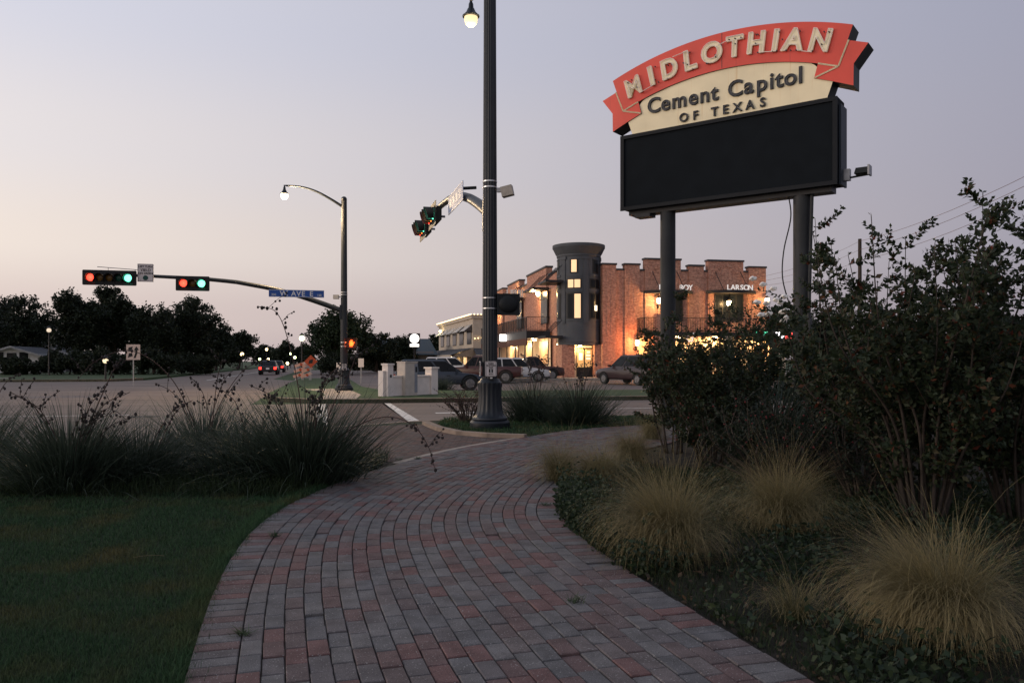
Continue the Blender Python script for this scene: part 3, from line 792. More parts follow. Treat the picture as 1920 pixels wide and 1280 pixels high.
# street name blades --------------------------------------------------------
sg = thing('street_name_sign', 'blue W. AVE E street name sign on the far mast arm', 'street sign', on_pole(LP, LDIR, 1.95, .16, 4.08), TH)
MB().bx(-1.12, 1.12, -.006, .006, -.155, .155).build('panel', BLUEM, sg)
mb = MB()
for z in (-.150, .136): mb.bx(-1.115, 1.115, -.010, -.007, z, z + .014)
mb.build('border', WHITEM, sg)
for ch, x in (('W', -.52), ('.', -.365), ('A', -.12), ('V', .085), ('E', .27), ('E', .60)): text('letter', ch, sg, (x, -.012, -.10), WHITEM, .30, .003, offset=.004, valign='BOTTOM_BASELINE')
text('block_number', '200', sg, (-.92, -.012, -.06), WHITEM, .13, .003)['kind'] = 'stuff'
text('block_number', '100', sg, (.92, -.012, -.06), WHITEM, .13, .003)['kind'] = 'stuff'
sg = thing('street_name_sign', 'street name blade with glare painted on, seen at a steep angle on the fluted pole arm', 'street sign', on_pole(MAIN, MDIR, 2.95, .15, 4.98), FM)
MB().bx(-.95, .95, -.006, .006, -.21, .21).build('panel', mat('sign_painted_glare', (.26, .32, .48), .55, .35, 2.0, spec=.3), sg)  # blue panel paled in its base colour to stand for glare
mb = MB()
for z in (-.205, .189): mb.bx(-.94, .94, -.010, -.007, z, z + .016)
for x in (-.94, .925): mb.bx(x, x + .016, -.010, -.007, -.189, .189)
mb.build('border', WHITEM, sg)
mb = MB()
for x, w in ((-.75, .05), (-.62, .12), (-.38, .07), (-.22, .12), (.0, .07), (.14, .12), (.36, .05), (.5, .1), (.7, .06)): MB().bx(x, x + w, -.011, -.007, -.11, .11).build('letter', WHITEM, sg)
MB().tube([(.9, .02, .05), (.9, .3, .08)], .035, 8).build('clamp', BLACKR, sg)
# left turn sign
sg = thing('regulatory_sign', 'white LEFT TURN YIELD ON GREEN sign beside the five lamp signal', 'sign', on_pole(LP, LDIR, 7.82, .20, 4.80), TH)
MB().bx(-.30, .30, -.006, .006, -.36, .36).build('panel', mat('sign_white', (.62, .56, .54), .5, .05), sg)
mb = MB()
for z in (-.345, .335): mb.bx(-.285, .285, -.009, -.006, z, z + .012)
for x in (-.285, .273): mb.bx(x, x + .012, -.009, -.006, -.333, .333)
mb.build('border', BLACKR, sg)
for tx, z, s in (('LEFT TURN', .245, .105), ('YIELD', .105, .15), ('ON GREEN', -.025, .11)): text('lettering', tx, sg, (0, -.010, z), BLACKR, s, .002, offset=.002)['kind'] = 'stuff'
d = MB().lathe([(.10, 0), (.10, .006)], 24); d.v = [(v[0], -v[2] - .007, v[1] - .20) for v in d.v]; d.build('green_ball', mat('sign_green', (.01, .06, .05), .5, .1), sg)
# detector on the tip of the far arm
dt = thing('detector_rail', 'thin detector rail above the five lamp signal', 'detector', on_pole(LP, LDIR, 8.75, 0, 4.88), TH)
MB().tube([(-.9, 0, .14), (1.0, 0, .03)], .014, 6).build('rail', GALV, dt); MB().tube([(-.5, 0, -.05), (-.5, 0, .12)], .012, 6).build('stem', GALV, dt); MB().tube([(.5, 0, -.05), (.5, 0, .06)], .012, 6).build('stem', GALV, dt)
# sensor boxes
sn = thing('sensor_box', 'pale sensor box strapped to the right side of the fluted pole', 'sensor', MAIN + Vector((.14, -.05, 4.50)), R(-12))
MB().bx(0, .09, -.04, .04, .02, .10).build('bracket', GALV, sn)
mb = MB(); mb.box((.20, 0, .03), (.22, .16, .19), M=Matrix.Rotation(R(-12), 3, 'Y')); mb.build('housing', mat('sensor_beige', (.36, .32, .27), .5, .15, 9.0), sn)
for z in (4.73, 4.62):
    b = MB().lathe([(.137, -.012), (.140, -.012), (.140, .012), (.137, .012)], 32, (0, 0, z)).build('strap', STEEL, pole)
sn = thing('sensor_box', 'small grey sensor beside the far pole above its mast arm', 'sensor', LP + Vector((-.30, -.1, 3.98)), 0)
MB().bx(-.13, .10, -.08, .08, -.09, .09).build('housing', mat('sensor_grey', (.4, .38, .36), .5, .1), sn); MB().bx(.10, .30, -.015, .015, -.02, .02).build('bracket', GALV, sn)
for z in (4.08, 4.18, 2.05, 1.88): MB().lathe([(.137, -.012), (.148, -.012), (.148, .012), (.137, .012)], 24, (0, 0, z)).build('strap', STEEL, pole2)
# pedestrian signals
ps = thing('pedestrian_signal', 'dark pedestrian signal box on the right of the fluted pole, seen from behind', 'pedestrian signal', MAIN + Vector((.34, .02, 2.38)), R(8))
mb = MB(); mb.box((0, 0, 0), (.44, .24, .40)); mb.build('housing', BLACKR, ps)
mb = MB()
for z in (-.16, -.05, .06, .17): mb.box((.0, .22, z), (.44, .22, .012))
mb.box((-.22, .22, 0), (.012, .22, .40)); mb.box((.22, .22, 0), (.012, .22, .40)); mb.build('louvre', BLACKR, ps)
mb = MB(); mb.ball((0, -.12, 0), .17, 12, 6, (1.15, .35, 1.0)); mb.build('back_cover', BLACKR, ps, smooth=True)
MB().tube([(-.3, 0, .12), (-.2, 0, .12)], .03, 8).build('bracket', BLACKR, ps); MB().tube([(-.3, 0, -.12), (-.2, 0, -.12)], .03, 8).build('bracket', BLACKR, ps)
for z in (2.50, 2.30): MB().lathe([(.142, -.01), (.146, -.01), (.146, .01), (.142, .01)], 32, (0, 0, z)).build('strap', STEEL, pole)
ps = thing('pedestrian_signal', 'pedestrian signal with a glowing orange hand on the far pole', 'pedestrian signal', LP + Vector((.33, -.1, 2.0)), 0)
MB().bx(-.21, .21, 0, .22, -.22, .22).build('housing', BLACKR, ps)
hand = emis('hand_orange', (1.0, .09, .012), 4.2)
mb = MB(); mb.slab([(-.07, -.13), (.05, -.13), (.10, -.02), (.13, .06), (.10, .07), (.06, .02), (.055, .14), (.03, .14), (.02, .16), (-.005, .16), (-.012, .14), (-.035, .14), (-.042, .10), (-.065, .10), (-.08, 0)], -.014, -.003)
mb.build('hand_symbol', hand, ps); point_light('hand_light', ps, (0, -.12, 0), 8, (1, .12, .02), .05)
MB().bx(-.23, .23, -.16, -.004, .22, .235).build('visor', BLACKR, ps); MB().tube([(-.3, .1, 0), (-.2, .1, 0)], .03, 8).build('bracket', BLACKR, ps)
# push button plates
def button_sign(label, loc, rz, w=.215, h=.285):
    t = thing('push_button_sign', label, 'sign', loc, rz)
    MB().slab([(-w / 2, -h / 2 + .02), (-w / 2 + .02, -h / 2), (w / 2 - .02, -h / 2), (w / 2, -h / 2 + .02), (w / 2, h / 2 - .02), (w / 2 - .02, h / 2), (-w / 2 + .02, h / 2), (-w / 2, h / 2 - .02)], -.004, .004).build('plate', mat('sign_white', (.62, .56, .54)), t)
    mb = MB()
    for z in (-h / 2 + .012, h / 2 - .017): mb.bx(-w / 2 + .018, w / 2 - .018, -.007, -.0045, z, z + .005)
    for x in (-w / 2 + .012, w / 2 - .017): mb.bx(x, x + .005, -.007, -.0045, -h / 2 + .018, h / 2 - .018)
    mb.build('border', BLACKR, t)
    for tx, z in (('PUSH', .100), ('BUTTON', .062), ('FOR', .024)): text('lettering', tx, t, (0, -.008, z), BLACKR, .042, .0015, offset=.001)['kind'] = 'stuff'
    MB().bx(-.038, .038, -.008, -.0045, -.075, .0).build('walk_panel', BLACKR, t)
    mb = MB(); mb.box((0, -.0105, -.035), (.012, .003, .035)); mb.ball((0, -.0105, -.012), .007, 8, 5, (1, .3, 1)); mb.box((-.008, -.0105, -.060), (.008, .003, .022), M=Matrix.Rotation(R(18), 3, 'Y')); mb.box((.008, -.0105, -.060), (.008, .003, .022), M=Matrix.Rotation(R(-18), 3, 'Y'))
    mb.build('walking_figure', WHITEM, t)
    mb = MB(); mb.bx(-.02, .045, -.008, -.0045, -.106, -.096); mb.slab([(-.045, -.101), (-.02, -.114), (-.02, -.088)], -.008, -.0045); mb.build('arrow', BLACKR, t)
    return t
button_sign('PUSH BUTTON FOR walk plate facing the path on the fluted pole', MAIN + Vector((.025, -.20, 1.145)), R(4))
button_sign('PUSH BUTTON plate seen edge on at the left of the fluted pole', MAIN + Vector((-.19, -.02, 1.145)), R(-82))
button_sign('PUSH BUTTON plate low on the far pole across the street', LP + Vector((.06, -.24, 1.0)), R(6), .2, .27)
bt = thing('push_button', 'small steel push button under the walk plate on the fluted pole', 'button', MAIN + Vector((.03, -.165, .965)), 0)
MB().bx(-.045, .045, -.03, .03, -.05, .05).build('box', BLACKR, bt); MB().bx(-.02, .025, -.05, -.03, -.005, .022).build('button', STEEL, bt)

# ================================================================== brick corner building
BA = R(11); BC, BS = math.cos(BA), math.sin(BA)
P0 = Vector((4.079, 60.48, .04))
bld = thing('brick_building', 'two storey red brick corner building with stepped parapet and round grey tower', 'building', P0, BA)
def fx(px):
    k = (px - 960) / FPX; return (P0.y * k - P0.x) / (BC - BS * k)
def fy(px):
    k = (px - 960) / FPX; return (P0.x - P0.y * k) / (BS + BC * k)
def zr(px, py, out=0.0):
    Yd = P0.y + BS * fx(px) - BC * out; return CAM_H + (676 - py) * Yd / FPX - P0.z
def zl(px, py):
    Yd = P0.y + BC * fy(px); return CAM_H + (676 - py) * Yd / FPX - P0.z
# right (front) facade: stepped outline
seg = [(1128, 1154, 497, .12), (1154, 1170, 507, 0), (1170, 1198, 497.5, .12), (1198, 1208, 508, 0), (1208, 1275, 488, .10), (1275, 1290, 509, 0), (1290, 1318, 500, .12), (1318, 1326, 510, 0), (1326, 1392, 491, .10), (1392, 1402, 511, 0), (1402, 1434, 503, .12)]
prev = 1.3
XEND = fx(1434)
MB().bx(3.0, XEND - .1, .0, 30, 0, 7.4).build('wall', BRICK, bld)
MB().bx(.25, 2.99, 2.75, 30, 0, 7.4).build('wall', BRICK, bld)
for a, b, py, out in seg:
    x0, x1 = max(fx(a), 2.86), fx(b); z = zr((a + b) / 2, py)
    MB().bx(x0 + .002, x1 - .002, -.06 - out, .35, 0, z).build('pier' if out else 'wall', BRICK, bld)
    MB().bx(x0 - (.06 if out else -.02), x1 + (.06 if out else -.02), -.12 - out, .41, z + .001, z + .14).build('parapet_cap', CAPM, bld)
    if out == .12:
        mb = MB(); w = (x1 - x0)
        mb.bx(x0 + w * .28, x0 + w * .40, -.075 - out, -.061 - out, 3.2, z - .5); mb.bx(x0 + w * .60, x0 + w * .72, -.075 - out, -.061 - out, 3.2, z - .5)
        mb.build('brick_fin', BRICK, bld)
# arched brick relief on the two tall bays
for a, b in ((1208, 1275), (1326, 1392)):
    xc = (fx(a) + fx(b)) / 2; zc = zr((a + b) / 2, 525); r0 = 1.0
    mb = MB(); n = 14
    for k in range(n):
        a0, a1 = math.pi * k / n + .02, math.pi * (k + 1) / n - .02
        mb.slab([(xc + r0 * math.cos(a0), zc + r0 * math.sin(a0)), (xc + (r0 + .22) * math.cos(a0), zc + (r0 + .22) * math.sin(a0)), (xc + (r0 + .22) * math.cos(a1), zc + (r0 + .22) * math.sin(a1)), (xc + r0 * math.cos(a1), zc + r0 * math.sin(a1))], -.20, -.159)
    mb.build('brick_arch', BRICK, bld)
def win(parent, x, z, w, h, y, lit=None, bars=1, name='window', rot=0):
    """window in the local XZ plane of parent at depth y"""
    f = MB()
    f.bx(x - w / 2 - .07, x + w / 2 + .07, y - .05, y, z + h, z + h + .08); f.bx(x - w / 2 - .07, x + w / 2 + .07, y - .06, y, z - .09, z)
    f.bx(x - w / 2 - .07, x - w / 2, y - .05, y, z, z + h); f.bx(x + w / 2, x + w / 2 + .07, y - .05, y, z, z + h)
    for k in range(bars): f.bx(x - w / 2 + w * (k + 1) / (bars + 1) - .025, x - w / 2 + w * (k + 1) / (bars + 1) + .025, y - .045, y - .004, z, z + h)
    o = f.build(name, FRAMEM, parent)
    MB().bx(x - w / 2, x + w / 2, y - .012, y - .002, z, z + h).build('pane', lit or WINDOW, o)
    return o
for px, w in ((1262, 1.3), (1352, 1.1), (1378, 1.1)):
    win(bld, fx(px), zr(px, 600), w, zr(px, 553) - zr(px, 600), -.165, bars=1)
# awnings with tie rods and white letters
LETGLOW = emis('letter_added_glow', (1, .92, .86), .55)  # glow added to the white letters so they look brightly lit
for a, b, words in ((1205, 1297, (('M', 1234), ('ROY', 1279))), (1322, 1416, (('LARSON', 1378),))):
    x0, x1 = fx(a), fx(b); z0 = zr((a + b) / 2, 549, 1.0)
    n = 14; poly = [(x0 + (x1 - x0) * k / n, -.16 - 1.15 * math.sin(math.pi * k / n) ** .6) for k in range(n + 1)]
    mb = MB(); mb.prism(poly, z0, z0 + .22); mb.build('awning', DARKMETAL, bld)
    for q in (.25, .75):
        MB().tube([(x0 + (x1 - x0) * q, -1.05, z0 + .2), (x0 + (x1 - x0) * q - .3, -.16, z0 + 1.75)], .03, 6).build('tie_rod', DARKMETAL, bld)
    for wd, px in words:
        for q, ch in enumerate(wd):
            text('sign_letter', ch, bld, (fx(px) - .12 + (q - (len(wd) - 1) / 2) * .37, -1.02, z0 + .23), LETGLOW, .58, .03, valign='BOTTOM_BASELINE', offset=.006)
# balcony of the right facade
bx0, bx1 = fx(1192), XEND + .75; zb = zr(1260, 622, 1.6)
MB().bx(bx0, bx1, -1.9, -.19, zb - .32, zb - .02).build('balcony', DARKMETAL, bld)
def railing(parent, p, q, z, h, name='railing', step=.14):
    p, q = Vector(p), Vector(q); L = (q - p).length; d = (q - p) / L; mb = MB()
    for zz_ in (z + .08, z + h): mb.tube([p + Vector((0, 0, zz_)), q + Vector((0, 0, zz_))], .025, 5)
    n = max(2, int(L / step))
    for k in range(n + 1):
        r = .03 if k % 8 == 0 else .011
        c = p + d * L * k / n; mb.tube([c + Vector((0, 0, z)), c + Vector((0, 0, z + h))], r, 4)
    # crossed ornament in each bay
    nb_ = max(1, int(L / 1.1))
    for k in range(nb_):
        a, b = p + d * L * k / nb_, p + d * L * (k + 1) / nb_
        mb.tube([a + Vector((0, 0, z + .1)), b + Vector((0, 0, z + h))], .012, 4); mb.tube([a + Vector((0, 0, z + h)), b + Vector((0, 0, z + .1))], .012, 4)
    return mb.build(name, DARKMETAL, parent)
railing(bld, (bx0 + .03, -1.86, 0), (bx1 - .03, -1.86, 0), zb, 1.05); railing(bld, (bx0 + .03, -1.82, 0), (bx0 + .03, -.2, 0), zb, 1.05)
for px in (1218, 1478, 1345):
    xp = fx(px) if px != 1478 else XEND + .35
    MB().bx(xp - .32, xp + .32, -1.96, -1.32, 0, zb - .33).build('pillar', BRICK if px == 1218 else PALESTUCCO, bld)
MB().bx(fx(1222) - .34, fx(1222) + .3, -1.94, -1.3, zb + .0, zb + 1.35).build('pillar', BRICK, bld)
# lit ground floor behind the balcony
MB().bx(bx0 + .05, XEND - .02, -.215, -.205, 0, zb - .36).build('lit_wall', PALESTUCCO, bld)
for px in (1285, 1372, 1425):
    xc = fx(px); n = 10; w = 1.15
    poly = [(xc - w, .5), (xc + w, .5)] + [(xc + w * math.cos(math.pi * k / n), 2.0 + .75 * math.sin(math.pi * k / n)) for k in range(n + 1)]
    o = MB().slab(poly, -.26, -.22).build('arched_window', LITWARM, bld)
    mb = MB()
    for q in (-.4, .4): mb.bx(xc + q - .03, xc + q + .03, -.29, -.262, .5, 2.5)
    mb.bx(xc - w, xc + w, -.29, -.262, 1.9, 1.96); mb.build('glazing_bar', FRAMEM, o)
# script sign and tricolour light box on the balcony edge
text('script_sign', 'G', bld, (fx(1272), -1.98, zb - .45), LETGLOW, 1.0, .02, shear=.35, offset=.01)
lb = thing('light_box_sign', 'glowing green, white and red shop sign behind the rose bush', 'sign', bld.matrix_basis @ Vector((fx(1432), -2.02, zb - .22)), BA)
wB = (fx(1474) - fx(1396)) / 2
MB().bx(-wB - .03, wB + .03, -.06, .08, -.32, .32).build('case', DARKMETAL, lb)
for k, (nm, c, s) in enumerate((('green_panel', (.10, .75, .40), 1.2), ('white_panel', (1, .95, .95), 3.0), ('red_panel', (1, .10, .08), 1.6))):
    MB().bx(-wB + k * wB * 2 / 3 + .02, -wB + (k + 1) * wB * 2 / 3 - .02, -.075, -.062, -.27, .27).build(nm, emis('lightbox_' + nm, c, s), lb)
# ---- round tower
TX, TY, TR = 1.38, 1.28, 1.66
ztop = CAM_H + (676 - 461) * 62 / FPX - .04; zcor = CAM_H + (676 - 484) * 62 / FPX; zbot = CAM_H + (676 - 642) * 60.6 / FPX
MB().lathe([(.02, zbot - .22), (TR - .02, zbot - .22), (TR - .02, zbot - .02), (TR + .02, zbot), (TR + .02, zbot + .10), (TR, zbot + .12), (TR, zcor - .1), (TR + .06, zcor), (TR + .06, zcor + .12), (TR + .14, zcor + .22), (TR + .30, zcor + .55), (TR + .38, zcor + .68), (TR + .38, ztop - .02), (TR + .30, ztop), (.02, ztop)], 72, (TX, TY, 0)).build('tower', TOWERM, bld, smooth=True, angle=30)
def tower_panel(ang, w, z0, z1, out, m, name, parent, depth=.05):
    """curved panel on the tower, ang measured from the direction to the street (deg, + right), w angular width deg"""
    n = 6; mb = MB(); vs = []
    for rr in (TR + out, TR + out + depth):
        for zz_ in (z0, z1):
            for k in range(n + 1):
                a = R(-90 - 11 + 4.8) + R(ang - w / 2 + w * k / n)
                vs.append((TX + rr * math.cos(a), TY + rr * math.sin(a), zz_))
    m_ = n + 1; fs = []
    for k in range(n):
        fs += [(2 * m_ + k, 2 * m_ + k + 1, 3 * m_ + k + 1, 3 * m_ + k), (m_ + k, m_ + k + 1, 3 * m_ + k + 1, 3 * m_ + k)[::-1], (k, k + 1, 2 * m_ + k + 1, 2 * m_ + k)[::1]]
    fs += [(0, 2 * m_, 3 * m_, m_), (n, m_ + n, 3 * m_ + n, 2 * m_ + n)]
    mb.add(vs, fs)
    return mb.build(name, m, parent)
def tz(py): return CAM_H + (676 - py) * 60.5 / FPX - .04
for ang in (-85, -22, 41, 104):
    L_ = ang == -22
    for (pt, pb, w, nb_) in ((487, 510, 17, 1), (524, 539, 36, 2), (551, 596, 38, 2)):
        fr = tower_panel(ang, w + 5, tz(pb) - .08, tz(pt) + .08, -.02, FRAMEM, 'tower_window', bld, .045)
        for q in range(nb_):
            ww = w / nb_; lit = (LITPALE if (L_ and not (pt == 551 and q == 0)) else WINDOW)
            tower_panel(ang - w / 2 + ww * (q + .5), ww - 3, tz(pb), tz(pt), .026, lit, 'pane', fr, .004)
    for (pt, pb, w) in ((514, 518, 40), (541, 547, 48), (598, 601, 44), (484, 486, 24)):
        tower_panel(ang, w, tz(pb), tz(pt), -.02, TOWERM, 'sill_band', bld, .07)
    tower_panel(ang + 31.5, 13, tz(606), tz(482), -.02, TOWERM, 'pilaster', bld, .08)
    tower_panel(ang + 31.5, 19, tz(486), tz(480), -.02, TOWERM, 'pilaster_cap', bld, .12)
    for q in (-26, 26): tower_panel(ang + q, 3.5, tz(606), tz(482), -.02, TOWERM, 'moulding', bld, .05)
wl_ = MB().bx(TX + .42, TX + .72, TY - TR - .01, TY - TR + .04, tz(582), tz(572))
# small glowing panel on the right tower window
lm = tower_panel(41, 10, tz(582), tz(572), .034, emis('bright_panel_glow', (1, .85, .6), 2.0), 'bright_panel', bld, .02)
# base of tower with the door
MB().bx(TX - 1.62, TX - .62, TY - 1.05, TY + .5, 0, zbot - .2).build('door_pier', BRICK, bld)
MB().bx(TX + .98, TX + 1.62, TY - 1.05, TY + .5, 0, zbot - .2).build('door_pier', BRICK, bld)
MB().bx(TX + 1.63, TX + 1.80, TY - 1.0, TY + .5, 0, zbot - .2).build('door_pier', BRICK, bld)
MB().bx(TX - .62, TX - .36, TY - .60, TY + .5, 0, zbot - .2).build('door_reveal', PALESTUCCO, bld)
dr = MB().bx(TX - .36, TX + .98, TY - .50, TY - .44, 0, zbot - .22).build('door', FRAMEM, bld)
for a, b in ((-.28, .26), (.36, .90)):
    MB().bx(TX + a, TX + b, TY - .512, TY - .502, .75, 2.15).build('door_glass', emis('door_glow', (1, .58, .22), .42), dr)
MB().bx(TX - .28, TX + .90, TY - .512, TY - .502, 2.27, zbot - .30).build('transom', emis('transom_glow', (1, .62, .26), 1.5), dr)
for a, b, c, d in ((-.14, .18, 1.3, 1.85), (.45, .8, 1.35, 1.5), (.45, .8, 1.6, 1.75), (.5, .78, 1.85, 2.0)): MB().bx(TX + a, TX + b, TY - .52, TY - .514, c, d).build('notice', emis('notice_added_glow', (1, .85, .65), .9), dr)  # paper notices given a glow of their own to look lit
# ---- left facade (local x = 0 plane, receding)
def lbox(name, m, ya, yb, out, zlo, zhi): return MB().bx(-.06 - out, .3, ya, yb, zlo, zhi).build(name, m, bld)
lseg = [(1045, 1030, 515, 0), (1029, 992, None, .14), (991, 979, None, 0), (978, 955.5, None, .14), (955, 947, None, 0), (946.5, 935, None, .14), (934, 926, None, 0)]
for a, b, py, out in lseg:
    y0, y1 = fy(a), fy(b); z = 8.95 if out else 8.25
    lbox('pier' if out else 'wall', BRICK, y0 + .002, y1 - .002, out, 0, z)
    MB().bx(-.14 - out, .36, y0 - .05, y1 + .05, z + .001, z + .15).build('parapet_cap', CAPM, bld)
    if out: MB().bx(-.10 - out, -.061 - out, y0, y0 + .7, 0, z - .05).build('brick_fin', BRICK, bld)
def lwin(ya, yb, z0, z1, x=-.21, m=None, name='window'):
    o = MB().bx(x - .05, x, ya - .08, yb + .08, z0 - .08, z1 + .08).build(name, FRAMEM, bld)
    MB().bx(x - .062, x - .051, ya, yb, z0, z1).build('pane', m or WINDOW, o); return o
for ya, yb in ((5.0, 7.2), (15.3, 17.6)): lwin(ya, yb, 4.4, 6.9)
lwin(1.0, 2.3, 4.6, 7.0, -.07); lwin(.9, 2.2, .9, 2.6, -.07)
# ground floor of the left side: pale lit wall under the balcony
MB().bx(-.235, -.205, 3.9, 28, 0, 3.3).build('lit_wall', PALESTUCCO, bld)
for ya, yb, m in ((4.6, 7.6, None), (10.5, 13.0, None), (17, 20, None), (23, 25.5, None)):
    lwin(ya, yb, 1.0, 2.9, -.24, emis('blind_glow', (.9, .55, .3), .04))
zlb = zl(1021, 636)
MB().bx(-2.2, -.21, 4.0, 28, zlb, zlb + .62).build('balcony', DARKMETAL, bld)
railing(bld, (-2.15, 4.05, 0), (-2.15, 28, 0), zlb + .62, 1.1); railing(bld, (-2.15, 4.05, 0), (-.25, 4.05, 0), zlb + .62, 1.1)
MB().bx(-2.18, -2.1, 4.05, 28, zlb - .55, zlb - .001).build('timber_valance', mat('valance_wood', (.10, .045, .03), .8, .2, 6.0), bld)
for y in (5.5, 9.5, 13.5, 17.5, 22, 26): MB().tube([(-2.0, y, 0), (-2.0, y, zlb)], .06, 8).build('balcony_post', DARKMETAL, bld)
for ya, yb, z in ((4.4, 8.2, 7.05), (14.6, 18.4, 7.05), (-.2, 2.6, 7.2), (-.1, 2.6, 3.0)):
    MB().bx(-1.6, -.21, ya, yb, z, z + .16).build('awning', DARKMETAL, bld)
    for q in (.15, .38, .62, .85):
        MB().tube([(-1.4, ya + (yb - ya) * q, z + .15), (-.21, ya + (yb - ya) * q, z + 1.35)], .028, 5).build('tie_rod', DARKMETAL, bld)
mb = MB()
for k in range(5): mb.bx(-1.62, -1.5, 9.0 + k * .01, 9.01, 0, .01)
aw = thing('awning_sign', 'row of white letters standing on the awning left of the tower', 'sign', bld.matrix_basis @ Vector((-1.5, 14.7, 7.22)), BA)
for k, w in enumerate((.10, .30, .24, .30, .12)):
    MB().bx(k * .36 - .3, k * .36 - .3 + w, -.03, .03, 0, .7).build('letter', WHITEM, aw)
lbx = thing('light_box_sign', 'bright white light box on the balcony left of the tower', 'sign', bld.matrix_basis @ Vector((-2.3, 13.0, zlb + .28)), BA)
MB().bx(-.55, .55, -.12, .12, -.36, .36).build('case', DARKMETAL, lbx); MB().bx(-.5, .5, -.14, -.121, -.31, .31).build('face', WHITEBULB, lbx)
# ceiling lights under both balconies are what lights the ground floor
for y in (6.0, 12.0, 20.0):
    t = thing('porch_light', {6.0: 'nearest', 12.0: 'middle', 20.0: 'farthest'}[y] + ' glowing porch light under the left balcony', 'lamp', bld.matrix_basis @ Vector((-1.1, y, zlb - .05)), BA, 'porch lights under the left balcony')
    MB().lathe([(.16, -.10), (.18, -.06), (.18, 0)], 14).build('fitting', BULB, t); point_light('porch_glow', t, (0, 0, -.35), 330, (1, .66, .34), .15)
for px in (1262, 1330, 1425):
    t = thing('porch_light', {1262: 'left', 1330: 'middle', 1425: 'right'}[px] + ' porch light under the balcony behind the shrubs', 'lamp', bld.matrix_basis @ Vector((fx(px), -1.0, zb - .34)), BA, 'porch lights under the right balcony')
    MB().lathe([(.16, -.10), (.18, -.06), (.18, 0)], 14).build('fitting', BULB, t); point_light('porch_glow', t, (0, 0, -.35), 260, (1, .62, .28), .15)
# wall lamps
def wall_lamp(label, lx, ly, lz, face, energy, col=(1, .60, .25), size=.17):
    """face: 'front' (towards -Y) or 'left' (towards -X)"""
    t = thing('wall_lamp', label, 'wall lamp', bld.matrix_basis @ Vector((lx, ly, lz)), BA + (0 if face == 'front' else R(-90)), 'wall lamps on the brick building')
    MB().tube([(0, 0, -.35), (0, -.18, -.45), (0, -.33, -.30), (0, -.35, -.12)], .025, 6).build('bracket', DARKMETAL, t)
    MB().bx(-.06, .06, -.02, .0, -.5, -.15).build('wall_plate', DARKMETAL, t)
    MB().lathe([(.09, -.12), (size, .0), (size, .26), (.10, .36)], 12, (0, -.35, 0)).build('globe', BULB, t, smooth=True)
    MB().lathe([(size + .05, .30), (.10, .42), (.03, .50)], 12, (0, -.35, 0)).build('hood', DARKMETAL, t)
    if energy: point_light('lamp_glow', t, (0, -.75, .12), energy, col, .15)
    return t
wall_lamp('wall lamp beside the left sign post, under the awning', fx(1231), -.19, zr(1231, 567), 'front', 260)
wall_lamp('wall lamp between the dark upper windows behind the shrub', fx(1361), -.19, zr(1361, 572), 'front', 260)
wall_lamp('wall lamp at the far right end of the brick front', XEND - .1, -.19, zr(1434, 567), 'front', 110)
wall_lamp('glaring orange lamp low on the wall above the parked SUV', fx(1190), -.21, zr(1190, 645), 'front', 300, (1, .34, .11), .13)
wall_lamp('upper wall lamp nearest the round tower, on the left side', -.22, fy(1021), zl(1021, 553), 'left', 380)
wall_lamp('upper wall lamp farther along the left side, half hidden by the pedestrian signal', -.22, fy(975), zl(975, 563), 'left', 380)
wall_lamp('third wall lamp on the left side, partly behind the fluted pole', -.22, fy(940), zl(940, 590), 'left', 200)
dl = thing('door_light', 'lamp in the soffit over the tower door', 'lamp', bld.matrix_basis @ Vector((TX - .1, TY - .8, zbot - .24)), BA)
MB().lathe([(.10, -.06), (.12, -.02), (.12, 0)], 12).build('fitting', BULB, dl); point_light('door_glow', dl, (0, -.1, -.2), 90, (1, .65, .3), .1)

# ================================================================== cream building behind
CA = R(14)
CO = at(887, 676, 104); CO.z = .04
crm = thing('cream_building', 'cream two storey building edged with string lights, striped awnings and a porch roof', 'building', CO, CA)
CBc, CBs = math.cos(CA), math.sin(CA)
def cy(px):
    k = (px - 960) / FPX; return (CO.x - CO.y * k) / (CBs + CBc * k)
H_ = CAM_H + (676 - 592) * 104 / FPX
YL = cy(823)
MB().bx(0, 9, 0, YL, 0, H_ - .35).build('wall', CREAM, crm)
MB().bx(-.22, 9, -.2, YL + .1, H_ - .35, H_ - .02).build('cornice', CREAM, crm)
MB().bx(-.30, 9, -.28, YL + .1, H_ - .02, H_ + .1).build('cornice_top', CREAM, crm)
STRING = emis('string_lights', (1.0, .70, .36), 3.2)
MB().tube([(-.32, -.28, H_ + .16), (-.32, YL + .2, H_ + .16)], .075, 6).build('rope_light', STRING, crm)
for k in range(12): MB().ball((.1 + k * .45, -.34, H_ + .16), .09, 8, 5).build('bulb', STRING, crm)
for k in range(5): MB().ball((.2 + k * .45, -.2, H_ - 3.0 + .05 * k), .09, 8, 5).build('bulb', STRING, crm)
STRIPE = bpy.data.materials.new('stripe_canvas'); STRIPE.use_nodes = True
_n = STRIPE.node_tree.nodes; _l = STRIPE.node_tree.links
_t = _n.new('ShaderNodeTexCoord'); _w = _n.new('ShaderNodeTexWave'); _w.bands_direction = 'Y'; _w.inputs['Scale'].default_value = .62
_l.new(_t.outputs['Object'], _w.inputs[0]); _r = _n.new('ShaderNodeValToRGB'); _r.color_ramp.interpolation = 'CONSTANT'
_r.color_ramp.elements[0].color = (.05, .045, .045, 1); _r.color_ramp.elements[1].position = .5; _r.color_ramp.elements[1].color = (.62, .58, .52, 1)
_l.new(_w.outputs[0], _r.inputs[0]); _l.new(_r.outputs[0], _n['Principled BSDF'].inputs['Base Color'])
